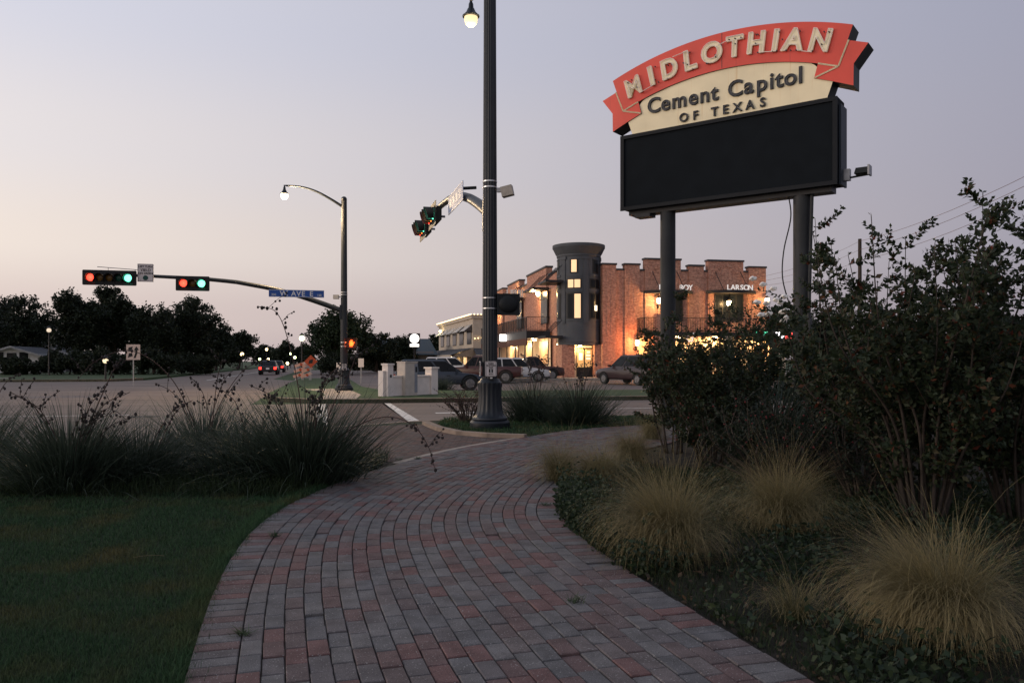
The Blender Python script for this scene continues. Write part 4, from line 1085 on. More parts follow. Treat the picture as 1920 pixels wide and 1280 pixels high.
for k in range(5):
    y0 = YL * (.035 + .195 * k); y1 = y0 + YL * .105
    o = MB().bx(-.06, -.005, y0, y1, 3.45, 5.35).build('window', FRAMEM, crm); MB().bx(-.072, -.061, y0 + .12, y1 - .12, 3.55, 5.25).build('pane', WINDOW, o)
    MB().add([(-.02, y0 - .5, 6.05), (-.02, y1 + .5, 6.05), (-1.1, y1 + .5, 5.15), (-1.1, y0 - .5, 5.15), (-.02, y0 - .5, 5.15), (-.02, y1 + .5, 5.15)], [(0, 1, 2, 3), (0, 3, 4), (1, 5, 2)]).build('window_awning', STRIPE, crm)
ROOFG = mat('shingle_grey', (.060, .065, .075), .9, .25, 3.0, .4)
MB().add([(-.01, -.3, 2.95), (-.01, YL + 1, 2.95), (-3.0, YL + 3.5, 2.0), (-3.0, -.3, 2.0)], [(3, 2, 1, 0)]).build('porch_roof', ROOFG, crm)
MB().bx(-3.1, -2.95, -.35, YL + 3.5, 1.72, 2.02).build('fascia', CREAM, crm)
MB().add([(-.0, -.34, 2.95), (-3.0, -.34, 1.75), (0, -.34, 1.75)], [(0, 1, 2), (2, 1, 0)]).build('gable', CREAM, crm)
MB().add([(0.0, -.01, 2.9), (9, -.01, 2.9), (9, -2.2, 2.0), (0, -2.2, 2.0)], [(0, 3, 2, 1)]).build('side_awning', ROOFG, crm); MB().bx(0, 9, -2.3, -2.2, 1.6, 2.02).build('fascia', CREAM, crm)
for k in range(6): MB().bx(-2.9, -2.7, .4 + k * YL / 5, .6 + k * YL / 5, 0, 1.72).build('porch_post', CREAM, crm)
for k in range(3):
    y = YL * (.15 + .3 * k)
    MB().bx(-.08, -.005, y, y + 2, .2, 1.7).build('shop_window', LITWARM if k != 1 else WINDOW, crm)
wr = MB()
for k in range(14):
    a = 2 * math.pi * k / 14; wr.ball((2.2 + .45 * math.cos(a), -.1, 4.6 + .95 * math.sin(a)), .22, 6, 4, (1, .4, 1))
wr.build('wreath', mat('wreath_dark', (.02, .03, .02), .9, .3), crm)
lt = thing('wall_lamp', 'pale lamp under the eave at the far end of the cream building', 'wall lamp', crm.matrix_basis @ Vector((-.4, YL * .86, 6.0)), CA)
MB().ball((0, 0, 0), .2, 8, 6).build('globe', BULB, lt); MB().bx(0, .4, -.04, .04, -.04, .04).build('bracket', DARKMETAL, lt); point_light('lamp_glow', lt, (-.5, 0, -.2), 60, (1, .9, .5), .2)
porch = thing('porch_lamp', 'glowing lamp in the porch of the cream building', 'lamp', crm.matrix_basis @ Vector((-1.2, YL * .35, 1.75)), CA)
MB().ball((0, 0, 0), .14, 8, 6).build('globe', BULB, porch); point_light('porch_glow', porch, (0, 0, -.3), 70, (1, .7, .35), .1)

# low dark hall left of the cream building, houses
def house(label, loc, rz, L_, D_, hw, hr, wallm, roofm, trim=True, name='house'):
    t = thing(name, label, 'house', loc, rz)
    MB().bx(-L_ / 2, L_ / 2, 0, D_, 0, hw).build('wall', wallm, t)
    MB().slab([(-L_ / 2, hw), (L_ / 2, hw), (0, hr - .12)], .001, D_ - .001).build('gable', wallm, t)
    o = .45
    for s in (-1, 1):
        MB().add([(0, -o, hr), (s * (L_ / 2 + o), -o, hw - .15), (s * (L_ / 2 + o), D_ + o, hw - .15), (0, D_ + o, hr), (0, -o, hr - .12), (s * (L_ / 2 + o), -o, hw - .27), (s * (L_ / 2 + o), D_ + o, hw - .27), (0, D_ + o, hr - .12)],
                 [(0, 1, 2, 3), (7, 6, 5, 4), (0, 4, 5, 1), (1, 5, 6, 2), (2, 6, 7, 3)]).build('roof', roofm, t)
        if trim: MB().add([(0, -o - .02, hr + .02), (s * (L_ / 2 + o), -o - .02, hw - .13), (s * (L_ / 2 + o), -o - .02, hw - .33), (0, -o - .02, hr - .2)], [(0, 1, 2, 3), (3, 2, 1, 0)]).build('bargeboard', WHITEM, t)
    for x in (-L_ * .22, L_ * .22):
        w = MB().bx(x - .5, x + .5, -.04, -.002, 1.0, 2.2).build('window', WHITEM, t); MB().bx(x - .42, x + .42, -.05, -.041, 1.08, 2.12).build('pane', WINDOW, w)
    MB().bx(-.45, .45, -.03, -.002, 0, 2.05).build('door', FRAMEM, t)
    return t
house('white gabled garage at the far left under the trees', at(22, 676, 82) * 1 - Vector((0, 0, 1.25)), R(12), 5.2, 8, 1.9, 2.75, WHITEM, ROOFG)
house('grey gabled house with white trim behind the white garage', at(62, 676, 92) - Vector((0, 0, 1.25)), R(12), 8.0, 9, 2.0, 3.6, mat('house_grey', (.16, .16, .16), .8, .1), ROOFG)
house('low dark house with a shallow roof below the round tree', at(742, 676, 118) - Vector((0, 0, 1.25)), R(14), 12, 9, 2.2, 3.6, mat('house_brown', (.06, .045, .04), .8, .1), ROOFG, False)
house('low hall with grey roof left of the cream building', at(800, 676, 122) - Vector((0, 0, 1.25)), R(14 + 90), 16, 9, 2.3, 4.6, mat('hall_wall', (.10, .09, .085), .8, .1), mat('hall_roof', (.05, .07, .085), .8, .2), False)

# ================================================================== monument wall, cabinet, small signs
WALLW = mat('wall_stucco', (.74, .66, .60), .9, .08, 4.0, .3)
w0, w1 = gp(727, 744), gp(812, 740)
ang = math.atan2(w1.y - w0.y, w1.x - w0.x); LW = (w1 - w0).length
mw = thing('monument_wall', 'low white stucco wall with capped pillars on the far grass corner', 'wall', w0, ang)
MB().bx(-.10, .16, -.12, .18, 0, 1.14).build('pillar', WALLW, mw); MB().bx(-.13, .19, -.15, .21, 1.14, 1.20).build('pillar_cap', WALLW, mw)
MB().bx(-.22, -.105, .0, .26, 0, .94).build('pillar', WALLW, mw)
MB().bx(.165, LW - .21, -.05, .12, 0, .70).build('panel', WALLW, mw); MB().bx(.165, LW - .21, -.08, .15, .70, .76).build('coping', WALLW, mw)
MB().bx(LW - .20, LW + .14, -.12, .22, 0, 1.0).build('pillar', WALLW, mw); MB().bx(LW - .24, LW + .18, -.16, .26, 1.0, 1.06).build('pillar_cap', WALLW, mw)
MB().bx(.0, .08, -.128, -.121, .70, .80).build('socket', BLACKR, mw)
cb = thing('utility_cabinet', 'beige utility cabinet standing behind the low white wall', 'cabinet', w0 + Vector((.60, .75, .03)), ang)
MB().bx(-.3, .3, -.22, .22, 0, 1.20).build('body', mat('cabinet_beige', (.50, .44, .38), .6, .1, 4.0), cb); MB().bx(.16, .305, -.226, -.221, .1, 1.15).build('door', mat('cabinet_grey', (.24, .25, .28), .5, .1), cb)
MB().bx(-.32, .32, -.24, .24, 1.20, 1.24).build('lid', mat('cabinet_beige', (.5, .44, .38)), cb); MB().bx(.2, .28, -.232, -.227, .85, 1.05).build('vent', BLACKR, cb)

def post_sign(name, label, loc, rz, w, h, zc, m, cat='sign', diamond=False):
    t = thing(name, label, cat, loc, rz)
    MB().tube([(0, .03, 0), (0, .03, zc + h / 2 - .05)], .03, 6).build('post', GALV, t)
    poly = [(-w / 2, zc - h / 2), (w / 2, zc - h / 2), (w / 2, zc + h / 2), (-w / 2, zc + h / 2)]
    if diamond: poly = [(0, zc - h / 2), (w / 2, zc), (0, zc + h / 2), (-w / 2, zc)]
    MB().slab(poly, -.006, -.001).build('panel', m, t)
    return t
p = gp(250, 724)
ks = post_sign('keep_sign', 'white sign with a bent black arrow on a thin post across the avenue', p, R(12), .66, .78, 1.3 + (676 - 660) * p.y / FPX, mat('sign_dull_white', (.40, .34, .33), .6, .1))  # panel is a duller white than the other sign plates
zc = 1.3 + 16 * p.y / FPX
mb = MB(); mb.slab([(.02, zc - .30), (.12, zc - .30), (.20, zc - .05), (.20, zc + .10), (.27, zc + .10), (.15, zc + .30), (.03, zc + .10), (.10, zc + .10), (.10, zc - .03)], -.012, -.007); mb.build('arrow', BLACKR, ks)
mb = MB(); mb.slab([(-.25, zc - .28), (-.02, zc - .20), (-.05, zc - .04), (-.2, zc - .06)], -.012, -.007); mb.slab([(-.24, zc + .04), (-.07, zc + .04), (-.02, zc + .28), (-.22, zc + .24)], -.012, -.007); mb.build('divider_mark', BLACKR, ks)
p = at(583, 676, 52); p.z = 0
os_ = post_sign('work_sign', 'orange diamond road work sign leaning beside the avenue', p, R(10), .85, .85, 1.25, mat('sign_orange', (.40, .06, .02), .5, .15, 4.0), diamond=True)
MB().slab([(-.16, 1.10), (.10, 1.14), (.14, 1.4), (-.1, 1.34)], -.012, -.007).build('symbol', BLACKR, os_)
for k, (dx, tilt) in enumerate(((-.95, 18), (-.45, 22))):
    t = thing('barricade', ('left' if k == 0 else 'right') + ' striped board barricade leaning by the orange diamond sign', 'barricade', p + Vector((dx, .6, 0)), R(15), 'barricades by the avenue')
    for q in range(3):
        mb = MB(); mb.box((.05 * q, 0, .35 + .35 * q), (.75, .03, .18), M=Matrix.Rotation(R(-tilt), 3, 'Y')); mb.build('board', mat('barricade_white', (.62, .36, .28), .5, .1), t)
        mb = MB(); mb.box((.05 * q + .05, -.02, .35 + .35 * q), (.14, .012, .17), M=Matrix.Rotation(R(-tilt - 20), 3, 'Y')); mb.build('stripe', mat('sign_orange', (.62, .085, .02)), t)
    MB().tube([(-.2, .02, 0), (-.1, .02, 1.2)], .025, 5).build('leg', GALV, t); MB().tube([(.2, .02, 0), (.3, .02, 1.2)], .025, 5).build('leg', GALV, t)
for px, py, lab in ((636, 688, 'small white plate sign left of the far pole'), (677, 680, 'small plain sign on a post below the round tree')):
    p = at(px, 676, 44); p.z = 0
    post_sign('plate_sign', lab, p, R(8), .30, .48, 1.3 - (py - 676) * 44 / FPX, mat('sign_white', (.62, .56, .54)))
# round lit shop sign on a pole
p = at(777, 676, 88); p.z = 0
rs = thing('shop_sign', 'square dark pole sign with a glowing white disc left of the cream building', 'sign', p, R(10))
zc = 1.3 + (676 - 638) * 88 / FPX
MB().tube([(0, 0, 0), (0, 0, zc)], .10, 8).build('pole', DARKMETAL, rs); MB().bx(-.62, .62, -.14, .14, zc - .78, zc + .78).build('case', DARKMETAL, rs)
d = MB().lathe([(.52, 0), (.52, .02)], 28); d.v = [(v[0], -v[2] - .142, v[1] + zc + .2) for v in d.v]; d.build('disc', emis('disc_white', (1, .95, .88), 2.2), rs)
MB().bx(-.5, .5, -.162, -.142, zc - .70, zc - .40).build('name_panel', emis('disc_white', (1, .95, .88), 2.2), rs)

# ================================================================== far street lamps
def post_lamp(label, px, py, Y, glow, en=20, col=(1, .85, .5)):
    p = at(px, py, Y); z = p.z; p.z = 0
    t = thing('lamp_post', label, 'lamp post', p, 0, 'lamp posts along the avenue')
    MB().tube([(0, 0, 0), (0, 0, z - .1)], [.07, .045], 8).build('post', DARKMETAL, t)
    MB().ball((0, 0, z), .19 if Y < 80 else .20, 10, 6).build('globe', glow, t, smooth=True)
    MB().lathe([(.2, z + .2), (.1, z + .32), (.02, z + .4)], 10).build('cap', DARKMETAL, t)
    return t
LG = emis('lamp_green_white', (.85, 1.0, .45), 7.0); LY = emis('lamp_yellow', (1.0, .75, .35), 8.0)
post_lamp('lamp post with a yellow green glow left of the round tree', 566, 634, 58, LG)
post_lamp('lamp post glowing over the avenue, highest of the distant ones', 500, 655, 120, LY)
post_lamp('distant avenue lamp above the red tail lights', 503, 673, 130, LY)
post_lamp('distant avenue lamp left of the lowest pair', 487, 673, 135, LG)
post_lamp('lamp shining at the edge of the left trees', 454, 664, 90, LY)
post_lamp('small bright lamp right of the avenue, upper', 545, 663, 140, LG)
post_lamp('small bright lamp right of the avenue, lower', 553, 670, 120, LG)
post_lamp('small far lamp near the barricades', 539, 681, 110, LY)
post_lamp('pale lamp in front of the dark trees at the left', 92, 619, 70, emis('lamp_pale', (1, .8, .6), .8))
post_lamp('dim lamp low behind the yucca stalks', 198, 676, 55, emis('lamp_dim', (1, .8, .5), 1.2))

# ================================================================== vehicles
def vehicle(name, label, cat, loc, heading, kind, paint, L_, Wd, Ht, tail=False, head=False, group=None):
    """local +X forward, origin on the ground at the centre"""
    t = thing(name, label, cat, loc, heading, group)
    w = Wd / 2; zb = .30; belt = Ht * (.60 if kind != 'sedan' else .62)
    h = L_ / 2
    if kind == 'sedan':
        st = [(-h, .45, belt - .08, .80), (-h + .12, .32, belt, .93), (-h * .55, zb, belt, 1), (0, zb, belt, 1), (h * .42, zb, belt - .02, 1), (h * .75, zb, belt - .12, .97), (h - .12, .32, belt - .24, .88), (h, .42, belt - .36, .74)]
        gl = (-h * .80, -h * .42, h * .05, h * .46)
    elif kind == 'pickup':
        st = [(-h, .50, belt - .02, .95), (-h + .06, .38, belt, .98), (-h * .5, zb, belt, 1), (0, zb, belt, 1), (h * .42, zb, belt, 1), (h * .80, zb, belt - .06, .98), (h - .10, .36, belt - .12, .92), (h, .42, belt - .22, .84)]
        gl = (-h * .16, -h * .08, h * .22, h * .46)
    else:
        st = [(-h, .48, belt - .05, .88), (-h + .08, .34, belt, .96), (-h * .5, zb, belt, 1), (0, zb, belt, 1), (h * .40, zb, belt - .02, 1), (h * .78, zb, belt - .12, .97), (h - .10, .34, belt - .20, .88), (h, .42, belt - .32, .76)]
        gl = (-h * .96, -h * .84, h * .10, h * .44)
    mb = MB(); vs = []; m_ = 9
    for x, z0, z1, f in st:
        W_ = w * f; hh = z1 - z0
        vs += [(x, -W_ * .88, z0), (x, -W_ * .98, z0 + .12 * hh), (x, -W_, z0 + .45 * hh), (x, -W_ * .97, z0 + .80 * hh), (x, -W_ * .90, z1), (x, W_ * .90, z1), (x, W_ * .97, z0 + .80 * hh), (x, W_, z0 + .45 * hh), (x, W_ * .98, z0 + .12 * hh), (x, W_ * .88, z0)]
    m_ = 10
    fs = [(i * m_ + k, (i + 1) * m_ + k, (i + 1) * m_ + (k + 1) % m_, i * m_ + (k + 1) % m_) for i in range(len(st) - 1) for k in range(m_)]
    fs += [tuple(range(m_)), tuple((len(st) - 1) * m_ + k for k in range(m_ - 1, -1, -1))]
    mb.add(vs, fs); mb.build('body', paint, t, smooth=True, angle=32)
    x0, x1, x2, x3 = gl; yb, yt = w * .885, w * .70; z0, z1 = belt - .03, Ht
    g = MB(); g.add([(x0, -yb, z0), (x3, -yb, z0), (x3, yb, z0), (x0, yb, z0), (x1, -yt, z1 - .05), (x2, -yt, z1 - .05), (x2, yt, z1 - .05), (x1, yt, z1 - .05), (x1 + .12, -yt * .86, z1), (x2 - .12, -yt * .86, z1), (x2 - .12, yt * .86, z1), (x1 + .12, yt * .86, z1)],
                    [(0, 1, 5, 4), (1, 2, 6, 5), (2, 3, 7, 6), (3, 0, 4, 7), (4, 5, 9, 8), (5, 6, 10, 9), (6, 7, 11, 10), (7, 4, 8, 11), (8, 9, 10, 11)])
    g.build('cabin', paint, t)
    # glazing slightly proud of the cabin
    def pane(name_, a, b, c, d, off):
        vs_ = [Vector(v) for v in (a, b, c, d)]; ctr = sum(vs_, Vector()) / 4
        vs_ = [ctr + (v - ctr) * .90 + Vector(off) for v in vs_]
        MB().add(vs_, [(0, 1, 2, 3), (3, 2, 1, 0)]).build(name_, CARGLASS, t)
    for s in (-1, 1):
        n = 3 if kind in ('suv', 'van') else 2
        for k in range(n):
            f0, f1 = k / n, (k + 1) / n
            pane('side_window', (x0 + (x3 - x0) * f0, s * yb, z0 + .04), (x0 + (x3 - x0) * f1, s * yb, z0 + .04), (x1 + (x2 - x1) * f1, s * yt, z1 - .07), (x1 + (x2 - x1) * f0, s * yt, z1 - .07), (0, s * .008, 0))
    pane('windscreen', (x3, -yb, z0 + .02), (x3, yb, z0 + .02), (x2, yt, z1 - .06), (x2, -yt, z1 - .06), (.008, 0, .005))
    pane('rear_window', (x0, -yb, z0 + .02), (x0, yb, z0 + .02), (x1, yt, z1 - .06), (x1, -yt, z1 - .06), (-.008, 0, .003))
    wr = .34 if kind != 'pickup' else .39
    for sx in (-h * .62, h * .62):
        for s in (-1, 1):
            wv = MB(); wv.lathe([(wr * .60, -.10), (wr * .95, -.11), (wr, -.07), (wr, .07), (wr * .95, .11), (wr * .60, .10)], 22)
            wv.v = [(v[0], v[2], v[1]) for v in wv.v]; wv.f = [f[::-1] for f in wv.f]
            wh = wv.build('tyre', BLACKR, t, loc=(sx, s * (w - .10), wr))
            rm = MB(); rm.lathe([(wr * .62, 0), (wr * .55, .02), (wr * .5, .008), (.05, .012)], 18)
            for q in range(5):
                a = 2 * math.pi * q / 5; rm.box((wr * .3 * math.cos(a), wr * .3 * math.sin(a), .018), (wr * .5, .06, .02), rz=a)
            rm.v = [(v[0], s * (v[2] + .106), v[1]) for v in rm.v]
            rm.build('rim', RIM, wh)
            ar = MB(); n = 14
            vs_ = []
            for rr in (wr + .015, wr + .085):
                for k in range(n + 1):
                    a = math.pi * k / n; vs_.append((sx + rr * math.cos(a), s * (w + .003), wr + rr * math.sin(a)))
            ar.add(vs_, [(k, k + 1, n + 2 + k, n + 1 + k) for k in range(n)] + [(n + 1 + k, n + 2 + k, k + 1, k) for k in range(n)]); ar.build('wheel_arch', BLACKR, t)
    zl_ = belt * .80
    for s in (-1, 1):
        MB().box((h - .09, s * w * .66, belt - .36), (.14, w * .38, .15)).build('headlight', HEADON if head else HEADOFF, t)
        MB().box((-h + .04, s * w * .78, belt - .22), (.12, w * .26, .24)).build('tail_light', TAILON if tail else TAILOFF, t)
        MB().box((x3 - .22, s * (w + .08), belt + .06), (.12, .18, .13)).build('mirror', paint, t)
        for q in (-.15, .2): MB().box((h * q - .1, s * w * .985, belt - .16), (.18, .03, .03)).build('door_handle', DARKMETAL, t)
    MB().box((-h - .015, 0, .62), (.03, .32, .16)).build('licence_plate', WHITEM, t)
    MB().box((h - .02, 0, .50), (.08, Wd * .66, .20)).build('front_bumper', DARKMETAL, t); MB().box((-h + .0, 0, .46), (.10, Wd * .84, .16)).build('rear_bumper', DARKMETAL, t)
    return t
CARGLASS = mat('car_glass', (.008, .010, .013), .15, .1, 2.0, spec=.35); RIM = mat('rim_alloy', (.16, .16, .17), .4, .3, 8.0, metal=.5)
HEADOFF = mat('headlight_clear', (.40, .40, .40), .15, .1, 8.0, spec=.7); TAILOFF = mat('tail_red', (.22, .012, .010), .2, .1, 8.0, spec=.6)
HEADON = emis('headlight_on', (1.0, .85, .62), 10.0); TAILON = emis('tail_on', (1.0, .03, .02), 4.0)
def paint(n_, c): return mat('paint_' + n_, c, .30, .06, 3.0, spec=.35, coat=.25)
def ang_px(dx, dy): return math.atan2(dy, dx)
g = gp(828, 734, ZR); vehicle('parked_car', 'dark blue SUV parked behind the low white wall, facing right', 'car', g + Vector((-.2, 1.5, 0)), R(9), 'suv', paint('navy', (.016, .024, .040)), 4.3, 1.8, 1.46, group='vehicles in the parking lot')
g = at(848, 676, 62); g.z = ZR; vehicle('parked_van', 'white SUV parked far behind the dark blue one, by the cream building', 'car', g, R(6), 'suv', paint('white', (.62, .60, .58)), 4.7, 1.9, 1.68, group='vehicles in the parking lot')
g = at(905, 676, 50); g.z = ZR; vehicle('parked_truck', 'dark red pickup behind the fluted pole with its nose to the left', 'pickup truck', g, R(176), 'pickup', paint('maroon', (.045, .010, .010)), 4.9, 1.95, 1.72, group='vehicles in the parking lot')
g = at(973, 676, 53); g.z = ZR; vehicle('parked_car', 'silver SUV parked facing right before the lit left facade', 'car', g, R(-4), 'suv', paint('silver', (.38, .39, .42)), 4.2, 1.82, 1.60, group='vehicles in the parking lot')
g = at(992, 676, 57.5); g.z = ZR; vehicle('parked_truck', 'rust red pickup bed showing above the silver SUV', 'pickup truck', g, R(8), 'pickup', paint('rust', (.05, .016, .012)), 4.9, 1.9, 1.70, group='vehicles in the parking lot')
g = at(1186, 676, 47.0); g.z = ZR; vehicle('parked_car', 'dark maroon SUV parked nose in by the orange lit wall', 'car', g, R(122), 'suv', paint('wine', (.022, .010, .013)), 4.9, 1.95, 1.74, group='vehicles in the parking lot')
# moving traffic, shown at rest with its lamps on
for a, b, lab in ((-5.8, 84, 'distant car on the avenue with red tail lights, nearer one'), (-6.0, 100, 'distant car on the avenue with red tail lights, farther one')):
    vehicle('passing_car', lab, 'car', W(a, b, ZR), TH + R(90), 'sedan', paint('black', (.012, .013, .016)), 4.5, 1.8, 1.42, tail=True, group='cars going down the avenue')

# ================================================================== utility pole and wires at the right
p = at(1612, 676, 60); p.z = 0
up = thing('utility_pole', 'wooden utility pole rising behind the right shrubs', 'utility pole', p, R(20))
zt = 1.3 + (676 - 448) * 60 / FPX
MB().tube([(0, 0, 0), (0, 0, zt)], [.17, .13], 10).build('pole', BARK, up)
for k, (y0, y1) in enumerate(((452, 300), (468, 318), (488, 345))):
    a = at(1420, 520 + 8 * k, 62); b = at(1612, y0, 60); c = at(1960, y1 + 12, 34)
    wt = thing('power_line', ('top', 'middle', 'lowest')[k] + ' of the three thin wires crossing the sky at the right', 'wire', (0, 0, 0), 0, 'power lines')
    pts = []
    for (u_, v_) in ((a, b), (b, c)):
        for q in range(9):
            f = q / 8; pt = u_.lerp(v_, f); pt.z -= .35 * 4 * f * (1 - f); pts.append(pt)
    MB().tube(pts, .012, 4).build('cable', mat('wire_pale', (.20, .13, .11), .6, .1), wt)

# ================================================================== vegetation
def ribbons(base, azim, elev0, length, droop, width, nseg=6, taper=.85, twist=.6, drift=None, kink=None):
    """curved grass blades; arrays of length n. elev0: start angle from vertical (rad), droop: added angle to the tip"""
    n = len(length); P = np.array(base, dtype=float); V = np.zeros((n, nseg + 1, 2, 3)); UV = np.zeros((n, nseg + 1, 2, 2))
    wd = azim + np.pi / 2 + rng.normal(0, twist, n)
    wx, wy = np.cos(wd), np.sin(wd)
    pos = P.copy()
    for k in range(nseg + 1):
        f = k / nseg
        w = width * (1 - taper * f ** 1.5) * .5
        V[:, k, 0] = pos + np.stack([wx * w, wy * w, np.zeros(n)], 1)
        V[:, k, 1] = pos - np.stack([wx * w, wy * w, np.zeros(n)], 1)
        UV[:, k, :, 1] = f; UV[:, k, 1, 0] = 1
        a = elev0 + droop * ((k + .5) / nseg) ** 1.3
        st = length / nseg
        az_ = azim if drift is None else azim + drift * ((k + .5) / nseg) ** 1.4
        if kink is not None: a = a + np.where(f >= kink, 1.25, 0)
        pos = pos + np.stack([np.cos(az_) * np.sin(a) * st, np.sin(az_) * np.sin(a) * st, np.cos(a) * st], 1)
        pos[:, 2] = np.maximum(pos[:, 2], .012)
    F = np.zeros((n, nseg, 4), dtype=np.int64); b = (np.arange(n) * (nseg + 1) * 2)[:, None]
    k = np.arange(nseg)[None, :] * 2
    F[:, :, 0] = b + k; F[:, :, 1] = b + k + 1; F[:, :, 2] = b + k + 3; F[:, :, 3] = b + k + 2
    return V.reshape(-1, 3), F.reshape(-1, 4), UV.reshape(-1, 2)

FEATHER = mat_blade('feather_grass', (.034, .052, .023), (.31, .245, .120), .6, .45)
YUCCA = mat_blade('yucca_blade', (.024, .038, .026), (.060, .080, .056), .5, .35)
STALKM = mat('yucca_stalk', (.055, .030, .026), .7, .3, 20.0)
PODM = mat('seed_pod', (.030, .022, .020), .7, .3, 20.0)

def feather(label, x, y, n, Lm, lean=(-.25, 0), spread=1.0, wid=.0017):
    n = int(n * 1.7)
    t = thing('feather_grass', label, 'ornamental grass', (x, y, 0), 0, 'feather grass clumps beside the path')
    az = rng.uniform(0, 2 * np.pi, n)
    r = np.abs(rng.normal(0, .055, n)); base = np.stack([r * np.cos(az), r * np.sin(az), np.full(n, .0)], 1)
    e0 = np.abs(rng.normal(.14, .16, n)) * spread; dr = (.55 + 2.3 * rng.random(n) ** .8) * spread
    L_ = Lm * .98 * rng.uniform(.5, 1.1, n)
    # wind bias: pull azimuths towards the lean direction
    vx, vy = np.cos(az) + lean[0] * 2.2, np.sin(az) + lean[1] * 2.2; az2 = np.arctan2(vy, vx)
    # hair gathers in tufts
    tuft = rng.integers(0, 34, n); toff = rng.normal(0, .30, 34)[tuft]; tdr = rng.normal(0, .34, 34)[tuft]
    drift = rng.normal(0, .85, 34)[tuft] + rng.normal(0, .3, n); kink = np.where(rng.random(n) < .07, rng.uniform(.3, .8, n), 9.0)
    L_ = L_ * (1 + rng.normal(0, .14, 34)[tuft])
    V, F, UV = ribbons(base, az2 + toff, e0, L_, dr + tdr, np.full(n, wid), 9, .6, drift=drift, kink=kink)
    link('blades', np_mesh('blades', V, F, FEATHER, UV), t)['kind'] = 'stuff'
    n2 = n // 7; az = rng.uniform(0, 2 * np.pi, n2)
    V, F, UV = ribbons(np.stack([.07 * np.cos(az), .07 * np.sin(az), np.zeros(n2)], 1), az, rng.uniform(.7, 1.3, n2), Lm * rng.uniform(.35, .6, n2), rng.uniform(.3, .9, n2), np.full(n2, wid), 5, .8)
    link('dry_skirt', np_mesh('dry_skirt', V, F, FEATHER, UV), t)['kind'] = 'stuff'
    return t
def fpos(px, py): v = gp(px, py); return v.x, v.y
for lab, px, py, n, Lm, lean in (
        ('large feather grass clump at the lower right corner', 1772, 1205, 3600, .68, (-.34, 0)),
        ('feather grass clump arching over the path edge in the middle of the bed', 1258, 1050, 3200, .72, (-.26, -.02)),
        ('feather grass clump behind and right of the middle one', 1470, 1000, 2400, .66, (-.12, 0)),
        ('blond feather grass tuft at the inner bend of the path', 1050, 905, 1500, .58, (-.06, .1)),
        ('blond feather grass tuft just right of the inner bend', 1125, 915, 1500, .60, (-.02, .05)),
        ('feather grass clump in front of the left sign post', 1185, 872, 1800, .66, (-.05, 0)),
        ('farthest feather grass tuft beside the left sign post', 1222, 825, 1300, .62, (0, 0)),
        ('small flat feather grass tuft at the near bed edge', 1490, 1165, 260, .34, (-.2, -.1))):
    x, y = fpos(px, py); feather(lab, x, y, n, Lm, lean)

def yucca(label, x, y, n, Lm, stalks, dense=1.0, wid=.012, group='red yucca clumps'):
    t = thing('red_yucca', label, 'yucca', (x, y, 0), 0, group)
    n = int(n * 1.7); Lm = Lm * 1.18; az = rng.uniform(0, 2 * np.pi, n); r = np.abs(rng.normal(0, .24 * dense, n))
    base = np.stack([r * np.cos(az), r * np.sin(az), np.zeros(n)], 1)
    e0 = np.abs(rng.normal(.34, .30, n)) + r * .8; dr = rng.uniform(.15, 1.25, n)
    V, F, UV = ribbons(base, az + rng.normal(0, .25, n), e0, Lm * rng.uniform(.55, 1.1, n), dr, np.full(n, wid), 6, .92, .9)
    link('blades', np_mesh('blades', V, F, YUCCA, UV), t)['kind'] = 'stuff'
    for (bx_, by_, pts) in stalks:
        # pts: list of (dx, dz) shaped stalk relative to base, with dy drift
        P = catmull([(bx_ + dx, by_ + dy, z) for dx, dy, z in pts], 8)
        st = MB().tube(P, [.007 - .004 * i / (len(P) - 1) for i in range(len(P))], 5).build('flower_stalk', STALKM, t, smooth=True)
        pods = MB(); m_ = len(P)
        for i in range(int(m_ * .45), m_):
            if rnd.random() < .62:
                c = P[i] + Vector((rnd.uniform(-.04, .04), rnd.uniform(-.04, .04), rnd.uniform(-.03, .03))); pods.ball(c, rnd.uniform(.010, .019), 6, 4, (1, 1, 1.25)); pods.tube([P[i], c], .0025, 3)
        # side twigs
        for q in range(rnd.randint(1, 3)):
            i = rnd.randint(int(m_ * .45), m_ - 2); d = Vector((rnd.uniform(-1, 1), rnd.uniform(-.5, .5), rnd.uniform(.2, .9))).normalized() * rnd.uniform(.12, .3)
            tw = [P[i], P[i] + d * .5 + Vector((0, 0, .02)), P[i] + d]
            pods.tube(tw, .003, 4)
            for k in range(4):
                c = P[i].lerp(P[i] + d, .35 + .2 * k) + Vector((rnd.uniform(-.02, .02), 0, rnd.uniform(-.02, .02))); pods.ball(c, rnd.uniform(.009, .016), 6, 4)
        if pods.v: pods.build('seed_pods', PODM, st)['kind'] = 'stuff'
    return t
def rs(n, hmin, hmax, sp):
    out = []
    for k in range(n):
        a = rnd.uniform(-1, 1); h = rnd.uniform(hmin, hmax); dx = a * sp * rnd.uniform(.5, 1.3); dy = rnd.uniform(-.25, .25)
        out.append((rnd.uniform(-.15, .15), rnd.uniform(-.15, .1), [(0, 0, .1), (dx * .25, dy * .3, h * .5), (dx * .6, dy * .7, h * .86), (dx, dy, h)]))
    return out
x, y = fpos(575, 905)
arch = (0, .05, [(0, 0, .2), (-.10, 0, 1.0), (-.22, 0, 1.55), (-.34, 0, 1.82), (-.52, 0, 1.88)])
arch2 = (.1, -.1, [(0, 0, .2), (.35, -.1, .55), (.75, -.2, .72), (1.05, -.25, .66), (1.22, -.25, .45), (1.30, -.25, .2)])
yucca('biggest red yucca clump at the left edge of the path', x, y, 1050, .98, rs(6, .9, 1.3, .7) + [arch, arch2, (.05, 0, [(0, 0, .2), (.22, 0, .8), (.42, 0, 1.2), (.5, 0, 1.45)])])
